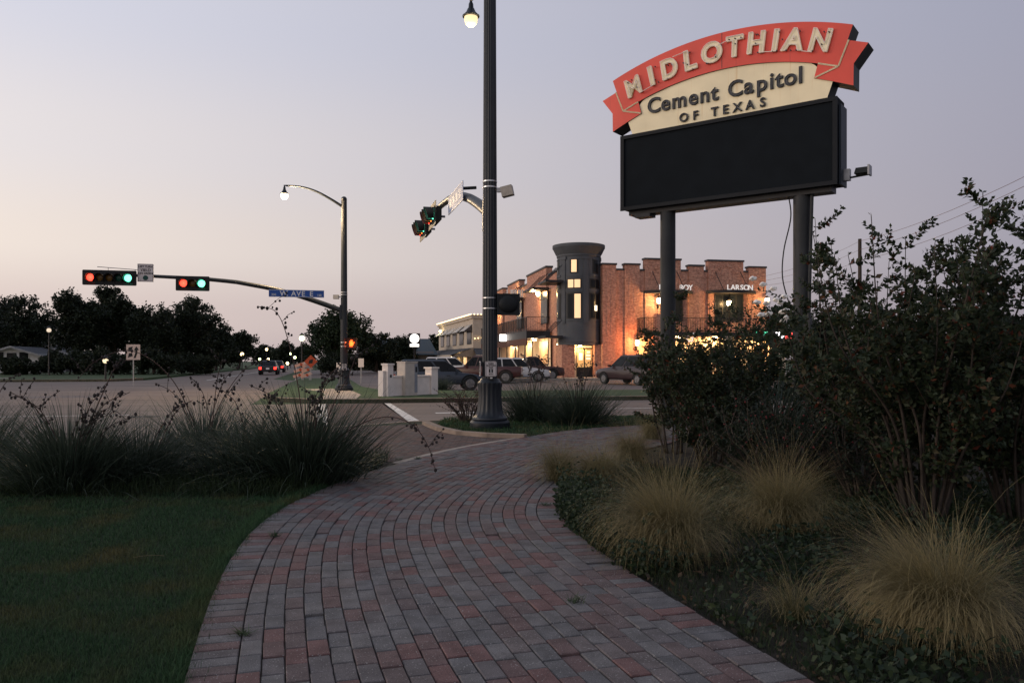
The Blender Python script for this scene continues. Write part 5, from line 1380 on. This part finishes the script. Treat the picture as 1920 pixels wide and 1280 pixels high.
x, y = fpos(385, 872); yucca('middle red yucca clump behind the lawn', x, y, 620, .85, rs(5, .95, 1.35, .8) + [(0, 0, [(0, 0, .2), (-.4, 0, 1.05), (-.9, 0, 1.42), (-1.35, 0, 1.30), (-1.6, 0, 1.05)])])
x, y = fpos(130, 918); yucca('wide red yucca clump at the left edge of the lawn', x, y, 1000, .86, rs(8, .7, 1.05, .9) + [(0, 0, [(0, 0, .2), (.35, 0, 1.0), (.5, 0, 1.28), (.62, 0, 1.30)])])
x, y = fpos(262, 905); yucca('low red yucca clump filling the gap right of the wide one', x, y, 520, .72, rs(2, .8, 1.1, .6), 1.2)
x, y = fpos(455, 900); yucca('low red yucca clump just left of the biggest one', x, y, 520, .74, rs(2, .9, 1.2, .6), 1.2)
x, y = fpos(-40, 880); yucca('red yucca clump cut by the left edge of the picture', x, y, 600, .8, rs(6, .9, 1.2, .7))
x, y = fpos(1085, 797); yucca('right one of the yucca clumps behind the fluted pole', x, y, 800, .92, rs(7, .9, 1.35, .6), 1.2, .013, 'yucca clumps by the fluted pole')
x, y = fpos(1000, 790); yucca('left one of the yucca clumps behind the fluted pole', x, y, 800, .92, rs(7, .9, 1.45, .6), 1.2, .013, 'yucca clumps by the fluted pole')
x, y = fpos(1450, 880); yucca('tall yucca clump in front of the right sign post', x, y, 420, 1.25, [], 1.0, .02)
x, y = gp(830, 731).x, gp(830, 731).y; yucca('small grass tuft in front of the low white wall', x, y, 320, .6, [], 1.3, .014)

# ---- shrubs with real leaves
def leaves_from(P, D, L_, Wd):
    """P base points (n,3), D unit directions (n,3), folded kite leaves"""
    n = len(P); up = rng.normal(0, 1, (n, 3)); side = np.cross(D, up); side /= np.linalg.norm(side, axis=1)[:, None] + 1e-9
    nrm = np.cross(side, D)
    L_ = np.asarray(L_)[:, None]; Wd = np.asarray(Wd)[:, None]
    V = np.stack([P, P + D * L_ * .45 + side * Wd * .5 + nrm * Wd * .12, P + D * L_, P + D * L_ * .45 - side * Wd * .5 + nrm * Wd * .12], 1)
    b = np.arange(n)[:, None] * 4
    F = np.concatenate([b + np.array([[0, 1, 2]]), b + np.array([[0, 2, 3]])], 0)
    return V.reshape(-1, 3), F
def shoots_shrub(name, label, cat, loc, stems, leaf_m, leaf=(.05, .028), per=24, seed=0, twig_m=None, extra=0, group=None, side=(4, 9)):
    """stems: list of control point lists in local coordinates; each stem bears side shoots with alternate leaves"""
    r_ = np.random.default_rng(seed)
    t = thing(name, label, cat, loc, 0, group)
    PP, DD, LL = [], [], []; tw = MB()
    def leafy(P, start, size):
        m_ = len(P)
        for i in range(int(m_ * start), m_):
            d = (P[min(i + 1, m_ - 1)] - P[max(i - 1, 0)]).normalized()
            f = i / m_
            for q in range(2):
                a = r_.uniform(0, 2 * math.pi); o = d.orthogonal().normalized(); o = Matrix.Rotation(a, 3, d) @ o
                dd = (o * r_.uniform(.6, 1.0) + d * r_.uniform(.1, .7) + Vector((0, 0, .12))).normalized()
                PP.append(tuple(P[i])); DD.append(tuple(dd)); LL.append(size * r_.uniform(.6, 1.15) * (1.05 - .45 * f ** 3))
    for k, cp in enumerate(stems):
        P = catmull(cp, 9); rad = cp_r = .016
        st = MB().tube(P, [max(.003, .015 * (1 - .85 * i / (len(P) - 1))) for i in range(len(P))], 6)
        st.build('stem', twig_m or TWIG, t, smooth=True)
        leafy(P[int(len(P) * .55):], .0, leaf[0])
        m_ = len(P)
        for q in range(r_.integers(*side)):
            i = int(r_.uniform(.14, .97) * m_); i = min(i, m_ - 2)
            a = r_.uniform(0, 2 * math.pi); ln = r_.uniform(.18, .48) * (1.15 - .5 * i / m_)
            d = Vector((math.cos(a), math.sin(a), r_.uniform(.2, 1.1))).normalized()
            S = [P[i] + d * ln * f + Vector((0, 0, .10 * ln * f * f)) for f in np.linspace(0, 1, per // 2)]
            tw.tube(S[::3] + [S[-1]], .0028, 3)
            leafy(S, .10, leaf[0])
            for q2 in range(2):
                j = r_.integers(2, len(S)); a = r_.uniform(0, 2 * math.pi); d2 = (d + Vector((math.cos(a), math.sin(a), r_.uniform(-.2, .6)))).normalized()
                S2 = [S[j] + d2 * ln * .55 * f for f in np.linspace(0, 1, per // 3)]
                leafy(S2, .1, leaf[0] * .9)
    tw.build('twigs', twig_m or TWIG, t)['kind'] = 'stuff'
    V, F = leaves_from(np.array(PP), np.array(DD), np.array(LL), np.array(LL) * leaf[1] / leaf[0])
    link('foliage', np_mesh('foliage', V, F, leaf_m), t)['kind'] = 'stuff'
    return t, len(PP)
MYRTLE = mat_leaf('myrtle_leaf', [(0, (.018, .030, .016)), (.5, (.028, .042, .020)), (.86, (.042, .054, .022)), (.95, (.062, .044, .020)), (.985, (.13, .030, .018)), (1, (.10, .05, .02))])
ROSEL = mat_leaf('rose_leaf', [(0, (.014, .026, .014)), (.6, (.024, .040, .018)), (1, (.045, .055, .022))])
def fan(n, h, spread, seed, lean=(0, 0), hvar=.25, base=.12):
    r_ = np.random.default_rng(seed); out = []
    for k in range(n):
        a = 2 * math.pi * (k + r_.uniform(0, .8)) / n; rr = spread * r_.uniform(.25, 1.0); hh = h * r_.uniform(1 - hvar, 1 + .12)
        ex, ey = rr * math.cos(a) + lean[0], rr * math.sin(a) * .8 + lean[1]
        b = (base * math.cos(a), base * math.sin(a), 0)
        out.append([b, (b[0] + ex * .28 + r_.normal(0, .03), b[1] + ey * .28, hh * .38), (b[0] + ex * .78 + r_.normal(0, .05), b[1] + ey * .78 + r_.normal(0, .05), hh * .66), (b[0] + ex + r_.normal(0, .06), b[1] + ey, hh)])
    return out
CM = []
x, y = fpos(1735, 985)
t, n = shoots_shrub('crape_myrtle', 'tall crape myrtle with reddening leaves in front of the right edge sky', 'shrub', (x, y, 0), fan(24, 2.34, 1.05, 3, hvar=.35), MYRTLE, (.062, .036), 26, 3, group='crape myrtles at the right', side=(11, 17)); CM.append(n)
x, y = fpos(1905, 975)
t, n = shoots_shrub('crape_myrtle', 'crape myrtle with bare brown stems cut by the right edge', 'shrub', (x, y, 0), fan(20, 2.2, .95, 5, hvar=.35), MYRTLE, (.062, .036), 26, 5, group='crape myrtles at the right', side=(11, 17)); CM.append(n)
x, y = fpos(1620, 915)
t, n = shoots_shrub('crape_myrtle', 'shorter crape myrtle right beside the right sign post', 'shrub', (x, y, 0), fan(18, 2.2, .8, 8, hvar=.4) + [[(-.1, 0, 0), (-.3, 0, 1.0), (-.45, 0, 1.9), (-.50, 0, 2.75)]], MYRTLE, (.060, .034), 26, 8, group='crape myrtles at the right', side=(11, 17)); CM.append(n)
x, y = fpos(1330, 880)
t, n = shoots_shrub('crape_myrtle', 'dense dark shrub between the two sign posts', 'shrub', (x, y, 0), fan(16, 1.65, .72, 11), MYRTLE, (.058, .034), 26, 11, group='crape myrtles between the posts', side=(11, 17)); CM.append(n)
x, y = fpos(1262, 850)
t, n = shoots_shrub('crape_myrtle', 'slender dark shrub hiding the left sign post foot', 'shrub', (x, y, 0), fan(10, 1.5, .45, 14) + [[(.05, 0, 0), (.05, 0, .9), (.12, 0, 1.7), (.10, 0, 2.35)]], MYRTLE, (.058, .034), 26, 14, group='crape myrtles between the posts', side=(9, 14)); CM.append(n)
x, y = fpos(1405, 845)
ros, n = shoots_shrub('rose_bush', 'rose bush with white blooms left of the right sign post', 'shrub', (x, y, 0), fan(17, 2.0, .75, 17), ROSEL, (.050, .034), 24, 17, side=(9, 14)); CM.append(n)
ROSE = mat('rose_petal', (.93, .88, .80), .6, .05, 20.0)
for px, py in ((1430, 533), (1449, 541), (1455, 562), (1463, 567), (1470, 556), (1420, 567), (1437, 568), (1441, 588), (1432, 590), (1418, 566), (1466, 585), (1473, 582), (1475, 595), (1468, 602), (1426, 590), (1411, 522), (1472, 612)):
    v = at(px, py, y + rnd.uniform(-.25, .25)); mb = MB()
    for q in range(9):
        a = q * 2.4; rr = .012 + .0035 * q; mb.ball((rr * math.cos(a), rr * math.sin(a) * .8, .01 * math.sin(q)), .022, 6, 4, (1, .8, .7))
    mb.ball((0, 0, .0), .032, 8, 5)
    o = mb.build('rose_bloom', ROSE, ros, smooth=True, loc=(v.x - x, v.y - y, v.z)); o.scale = (1.15,) * 3
for k, (px, py, h_, lab) in enumerate(((1560, 850, 1.5, 'low dark shrub behind the right sign post foot'), (1700, 855, 1.6, 'low dark shrub behind the tall crape myrtle'), (1850, 850, 1.6, 'low dark shrub behind the right edge myrtle'), (1960, 870, 1.7, 'low dark shrub at the right edge behind everything'), (1345, 835, 1.35, 'low dark shrub behind the stems between the posts'))):
    x, y = fpos(px, py)
    shoots_shrub('dark_shrub', lab, 'shrub', (x, y, 0), fan(20, h_, .85, 80 + k, hvar=.45), ROSEL, (.062, .042), 22, 80 + k, group='dark shrubs behind the myrtles', side=(7, 11))
# red flowering sage, low and dark
SAGE = mat_leaf('sage_leaf', [(0, (.010, .018, .012)), (1, (.022, .034, .018))]); REDF = mat('sage_flower', (.13, .014, .018), .6, .2, 20.0)
for k, (px, py, lab) in enumerate(((1520, 905, 'dark red flowering sage bush in front of the right sign post'), (1620, 940, 'dark red flowering sage bush below the crape myrtles'), (1440, 930, 'small red flowering sage beside the bare stems'))):
    x, y = fpos(px, py)
    sg_, n = shoots_shrub('sage_bush', lab, 'shrub', (x, y, 0), fan(22, .85, .60, 30 + k, hvar=.4), SAGE, (.032, .020), 18, 30 + k, group='red sage bushes', side=(3, 6))
    mb = MB()
    for q in range(55):
        a = rnd.uniform(0, 6.28); r_ = rnd.uniform(.1, .75); mb.ball((r_ * math.cos(a), r_ * math.sin(a), rnd.uniform(.45, .95)), .009, 5, 3)
    mb.build('flowers', REDF, sg_)['kind'] = 'stuff'
x, y = fpos(875, 795)
shr, n = shoots_shrub('flowering_shrub', 'reddish flowering shrub at the left of the fluted pole base', 'shrub', (x, y + .35, 0), fan(24, .62, .42, 41, hvar=.4), mat_leaf('pink_shrub_leaf', [(0, (.03, .025, .018)), (.6, (.05, .04, .025)), (1, (.16, .06, .07))]), (.028, .018), 16, 41, side=(3, 6))
# right edge sprig hanging into the sky
x, y = fpos(1990, 990)
shoots_shrub('crape_myrtle', 'arching crape myrtle spray entering at the upper right edge', 'shrub', (x, y, 0), [[(0, 0, 0), (.12, 0, 1.4), (.10, 0, 2.3), (-.10, 0, 2.85), (-.27, 0, 2.80)], [(0, 0, 0), (.1, 0, 1.0), (.05, 0, 1.8), (.1, .1, 2.2)]], MYRTLE, (.062, .036), 26, 50, group='crape myrtles at the right')
# low leafy cover under the shrubs
def cover(name, label, poly_fn, n, h, leaf_m, size, seed, rows=None):
    r_ = np.random.default_rng(seed); P = []; D = []; S = []
    while len(P) < n:
        x_, y_ = poly_fn(r_)
        d = np.array([r_.normal(0, 1), r_.normal(0, 1), abs(r_.normal(.6, .5))]); d /= np.linalg.norm(d)
        P.append((x_, y_, abs(r_.normal(0, h)) + .012)); D.append(d); S.append(size * r_.uniform(.5, 1.3))
    V, F = leaves_from(np.array(P), np.array(D), np.array(S), np.array(S) * .62)
    o = link(name, np_mesh(name, V, F, leaf_m)); tag(o, label, 'ground cover', kind='stuff'); return o
def bed_pt(r_, patchy=False):
    while True:
        s = 2.2 + 9.5 * r_.random() ** 1.25; p, _ = path_at(s, PW + .03 + 5.5 * r_.random() ** 1.4)
        if patchy and math.sin(3.1 * p.x + 1.7 * p.y) * math.sin(2.3 * p.y - 1.9 * p.x) + .5 * math.sin(6.1 * p.x - 4.3 * p.y) < r_.normal(.05, .25): continue
        if p.y > 1.2 and abs(p.x / p.y) < 1.1: return p.x, p.y
COVERL = mat_leaf('cover_leaf', [(0, (.012, .022, .012)), (.6, (.022, .040, .018)), (1, (.040, .058, .024))])
cover('ground_cover', 'low dark leafy cover filling the planting bed', lambda r_: bed_pt(r_, True), 27000, .075, COVERL, .040, 61)
def edge_pt(r_):
    s = r_.uniform(5.2, 9.5); p, _ = path_at(s, PW - .04 + abs(r_.normal(.0, .28))); return p.x, p.y
cover('edge_weeds', 'green weeds spilling over the inner bend of the path', edge_pt, 7000, .11, COVERL, .035, 62)
LITTER = mat_leaf('leaf_litter', [(0, (.03, .022, .014)), (.6, (.06, .040, .024)), (1, (.12, .075, .045))], .1)
cover('leaf_litter', 'small dry leaf litter strewn over the bed', bed_pt, 6000, .012, LITTER, .032, 63)
for k, (px, py) in enumerate(((1592, 1228), (1693, 1255), (1310, 1085), (1822, 1250), (1180, 1060))):
    x, y = fpos(px, py); mb = MB(); mb.add([(-.035, 0, 0), (0, .022, .014), (.045, 0, .004), (0, -.022, .012)], [(0, 1, 2), (0, 2, 3), (2, 1, 0), (3, 2, 0)])
    o = mb.build('fallen_leaf', mat('dry_leaf', (.17, .10, .062), .8, .2, 20.0), loc=(x, y, .035), rz=rnd.uniform(0, 6)); tag(o, ['brown curled leaf below the lower right grass', 'brown leaf farthest towards the bottom edge of the bed', 'pale dry leaf near the foot of the middle grass clump', 'brown leaf at the right bottom corner', 'pale stone coloured leaf by the path edge'][k], 'leaf', 'fallen leaves')
# ---- lawn blades
def lawn(n, seed, fn, h, w, m, name, label):
    r_ = np.random.default_rng(seed); B = []
    while len(B) < n:
        p = fn(r_)
        if p is not None: B.append((p[0], p[1], 0))
    B = np.array(B); az = r_.uniform(0, 2 * np.pi, n)
    V, F, UV = ribbons(B, az, np.abs(r_.normal(.35, .25, n)), h * r_.uniform(.5, 1.3, n) * (1 + .05 * np.maximum(0, B[:, 1] - 5)), r_.uniform(.2, 1.0, n), w * np.clip(B[:, 1] / 5, .8, 3), 2, .8)
    o = link(name, np_mesh(name, V, F, m, UV)); tag(o, label, 'grass', kind='stuff'); return o
GRASSB = mat_blade('lawn_blade', (.018, .042, .019), (.045, .098, .040), .7, .5, (.085, .080, .030))
def lawn_pt(r_):
    y_ = 2.9 + 5.6 * r_.random() ** 1.15; x_ = r_.uniform(-.70 * y_, -.5)
    xl = float(np.interp(y_, _py[:190], _px[:190]))
    return (x_, y_) if x_ < xl + .015 + .03 * r_.random() ** 2 else None
lawn(110000, 71, lawn_pt, .034, .0032, GRASSB, 'lawn_grass', 'short dark mown lawn left of the path')
def lawn_edge_pt(r_):
    y_ = 2.9 + 5.2 * r_.random(); xl = float(np.interp(y_, _py[:190], _px[:190])); return xl - .05 + .045 * r_.normal(0, 1), y_
lawn(9000, 76, lawn_edge_pt, .062, .0034, GRASSB, 'lawn_edge', 'longer grass leaning over the left border of the path')
_p = gp(275, 1056)
tag(MB().tube([(-.085, 0, 0), (-.02, .004, .01), (.06, .012, .012), (.10, .03, .004)], .0014, 4).build('dry_straw', mat('straw', (.16, .13, .075), .8, .2), loc=(_p.x, _p.y, .04)), 'single dry straw lying on the dark lawn', 'straw')
def bedgrass_pt(r_):
    p = bed_pt(r_); return p
lawn(54000, 72, bedgrass_pt, .09, .0036, mat_blade('bed_blade', (.012, .022, .010), (.035, .055, .020), .7, .5), 'bed_grass', 'thin weedy grass between the clumps in the bed')
def yb_pt(r_):
    return r_.uniform(-6.2, -1.6), r_.uniform(7.5, 10.6)
lawn(15000, 74, lambda r_: (lambda p: p if p[0] < float(np.interp(p[1], _py[:190], _px[:190])) - .05 and p[0] > -.7 * p[1] else None)(yb_pt(r_)), .16, .004, mat_blade('bed_blade', (.012, .022, .010), (.035, .055, .020), .7, .5), 'yucca_bed_grass', 'rough dark grass around the left yucca clumps')
def island_pt(r_):
    y_ = r_.uniform(12.8, 18.3); x_ = r_.uniform(-1.5, 6)
    s = float(np.interp(y_, _py, _sx)); xl = float(np.interp(y_, _py, _px))
    if x_ > xl - .05: return None
    if y_ < 15.6 and x_ < np.interp(y_, [13.3, 14.0, 15.6], [.2, -.75, -1.4]) + .1: return None
    a = CT * x_ + ST_ * y_; b = -ST_ * x_ + CT * y_
    return (x_, y_) if b < 17.6 else None
lawn(16000, 73, island_pt, .05, .004, GRASSB, 'verge_grass', 'dark grass around the fluted pole base')
for k, (px, py) in enumerate(((1076, 1138), (456, 1200), (515, 1012), (1024, 953), (783, 864), (748, 866))):
    x, y = fpos(px, py); n = 60; az = rng.uniform(0, 6.28, n)
    V, F, UV = ribbons(np.stack([rng.normal(0, .02, n), rng.normal(0, .02, n), np.full(n, .02)], 1), az, rng.uniform(.5, 1.3, n), rng.uniform(.03, .08, n), rng.uniform(.2, .8, n), np.full(n, .004), 3, .8)
    o = link('weed_tuft', np_mesh('weed_tuft', V, F, GRASSB, UV), loc=(x, y, .006)); tag(o, ['weed tuft growing between pavers at the right of the path', 'weed tuft in the left border joint, nearest the camera', 'weed tuft in the left border joint, farther up', 'weed tuft lying on pavers by the inner bend', 'weed tuft on the concrete band, right one', 'weed tuft on the concrete band, left one'][k], 'weed', 'weeds in the path')

# ---- trees
OAK = mat_leaf('tree_leaf', [(0, (.008, .014, .008)), (.6, (.016, .025, .012)), (1, (.028, .038, .016))], .2)
OAK2 = mat_leaf('tree_leaf_green', [(0, (.010, .020, .010)), (.6, (.022, .040, .016)), (1, (.036, .056, .020))], .2)
def tree(name, label, px0, px1, pytop, Y, n=9000, seed=0, m=OAK, leaf=.24, trunk=.2, group='trees beyond the avenue', low=.18, squash=1.0, cat='tree'):
    r_ = np.random.default_rng(seed)
    pytop -= 6 if name == 'shade_tree' else 0
    xc = ((px0 + px1) / 2 - 960) * Y / FPX; half = (px1 - px0) / 2 * Y / FPX; H = CAM_H + (676 - pytop) * Y / FPX
    t = thing(name, label, cat, (xc, Y, 0), 0, group)
    nl = 40; C = []; Rr = []
    for k in range(nl):
        # lobes through the crown volume
        u = r_.normal(0, 1, 3); u /= np.linalg.norm(u); q = r_.random() ** .45
        z = H * (low + (1 - low) * .47) + u[2] * q * H * (1 - low) * .40
        wf = math.sqrt(max(.08, 1 - ((z - H * (low + (1 - low) * .42)) / (H * (1 - low) * .62)) ** 2))
        C.append((u[0] * q * half * .90 * wf, u[1] * q * half * .8 * wf, z)); Rr.append(min(half, H * .7) * r_.uniform(.22, .40))
    C = np.array(C); Rr = np.array(Rr)
    tr = MB().tube(catmull([(0, 0, 0), (.05 * half, 0, H * .2), (0, .03 * half, H * .45), (.03 * half, 0, H * .72)], 5), [trunk * (1 - .8 * k / 15) for k in range(16)], 8)
    tr.build('trunk', BARK, t, smooth=True)
    lim = MB()
    for k in range(0, nl):
        z0 = H * r_.uniform(.18, .5); c = C[k]; mid = (c[0] * .45, c[1] * .45, z0 + (c[2] - z0) * .6)
        lim.tube([(0, 0, z0), mid, tuple(c)], [trunk * .4, trunk * .22, trunk * .06], 5)
    lim.build('limbs', BARK, t)['kind'] = 'stuff'
    # twigs clusters: small sub clusters at lobe surfaces
    n = int(n * 1.9); ns_ = 900; li = r_.integers(0, nl, ns_); d = r_.normal(0, 1, (ns_, 3)); d /= np.linalg.norm(d, axis=1)[:, None]
    S = C[li] + d * (Rr[li] * r_.uniform(.35, 1.04, ns_))[:, None]
    si = r_.integers(0, ns_, n); P = S[si] + r_.normal(0, 1, (n, 3)) * (Rr[li][si] * .15)[:, None]
    P[:, 2] = np.maximum(P[:, 2], .15)
    D = r_.normal(0, 1, (n, 3)); D /= np.linalg.norm(D, axis=1)[:, None]; sz = leaf * r_.uniform(.6, 1.3, n)
    V, F = leaves_from(P, D, sz, sz * .7)
    link('crown', np_mesh('crown', V, F, m), t)['kind'] = 'stuff'
    return t
tree('shade_tree', 'tall tree cut by the left edge with a tip above the others', -150, 24, 498, 74, 9000, 1, leaf=.26)
tree('shade_tree', 'broad dark tree behind the white garage', -40, 105, 556, 92, 9000, 2, leaf=.30, low=.1)
tree('shade_tree', 'tall dark tree below the five lamp signal', 92, 205, 530, 80, 10000, 3, leaf=.26, low=.12)
tree('shade_tree', 'tall tree just right of the five lamp signal', 165, 262, 528, 84, 9000, 4, leaf=.27, low=.12)
tree('shade_tree', 'ragged tree top below the three lamp signal', 232, 345, 552, 82, 7500, 5, leaf=.24, low=.1)
tree('shade_tree', 'rounded tree right below the three lamp signal', 300, 415, 550, 86, 8000, 6, leaf=.25, low=.1)
tree('shade_tree', 'lower tree stepping down to the avenue', 370, 440, 596, 100, 6000, 7, leaf=.28, low=.1)
tree('shade_tree', 'smallest of the left trees next to the avenue lamps', 415, 482, 620, 125, 5000, 8, leaf=.32, low=.1)
tree('shade_tree', 'round green tree behind the far pole', 566, 705, 580, 84, 13000, 9, OAK2, leaf=.25, low=.1)
tree('shade_tree', 'dark tree to the right of the round green tree', 672, 738, 612, 92, 6000, 10, leaf=.26, low=.05)
tree('shade_tree', 'low bushy tree left of the glowing disc sign', 712, 792, 634, 112, 6000, 11, leaf=.32, low=.02)
tree('shade_tree', 'small tree behind the cream building corner', 796, 836, 628, 150, 3500, 12, leaf=.4, low=.05)
tree('shade_tree', 'tree top behind the right end of the brick building', 1425, 1500, 552, 86, 5000, 13, OAK2, leaf=.28, low=.1)
tree('shade_tree', 'dark tree behind the right sign post and myrtles', 1480, 1600, 590, 95, 6000, 14, leaf=.3, low=.05)
tree('shade_tree', 'dark tree low behind the crape myrtles', 1600, 1780, 600, 95, 7000, 15, leaf=.32, low=.05)
tree('shade_tree', 'dark tree behind the right edge shrubs', 1760, 1960, 590, 90, 7000, 16, leaf=.32, low=.05)
for k, (a, b, py, Y) in enumerate(((-60, 60, 585, 118), (30, 140, 588, 122), (120, 230, 575, 125), (215, 320, 580, 122), (300, 400, 588, 126), (380, 455, 622, 135))):
    tree('shade_tree', ['leftmost', 'second', 'third', 'fourth', 'fifth', 'last'][k] + ' tree from the left in the dark row behind the front trees', a, b, py, Y, 6000, 60 + k, leaf=.36, low=0.0, group='back row of trees')
for k, (a, b, py, Y) in enumerate(((475, 520, 650, 190), (505, 560, 642, 175), (545, 590, 646, 160))):
    tree('shade_tree', ('left', 'middle', 'right')[k] + ' one of the small far trees closing the avenue', a, b, py, Y, 3000, 20 + k, leaf=.5, low=.02, group='far trees closing the avenue')
for k, (a, b, py, Y) in enumerate(((-30, 90, 668, 72), (70, 190, 655, 74), (150, 260, 650, 73), (230, 345, 652, 74), (315, 410, 662, 78), (590, 690, 660, 80), (670, 740, 662, 96))):
    tree('bush', ['round bush at the left edge under the trees', 'wide bush right of the white garage', 'bush below the bent arrow sign', 'bush right of the bent arrow sign', 'last bush of the row before the avenue', 'bush at the foot of the round green tree', 'bush left of the low dark house'][k], a, b, py, Y, 5000, 40 + k, leaf=.2, trunk=.08, low=0.0, group='bushes under the trees', cat='bush')
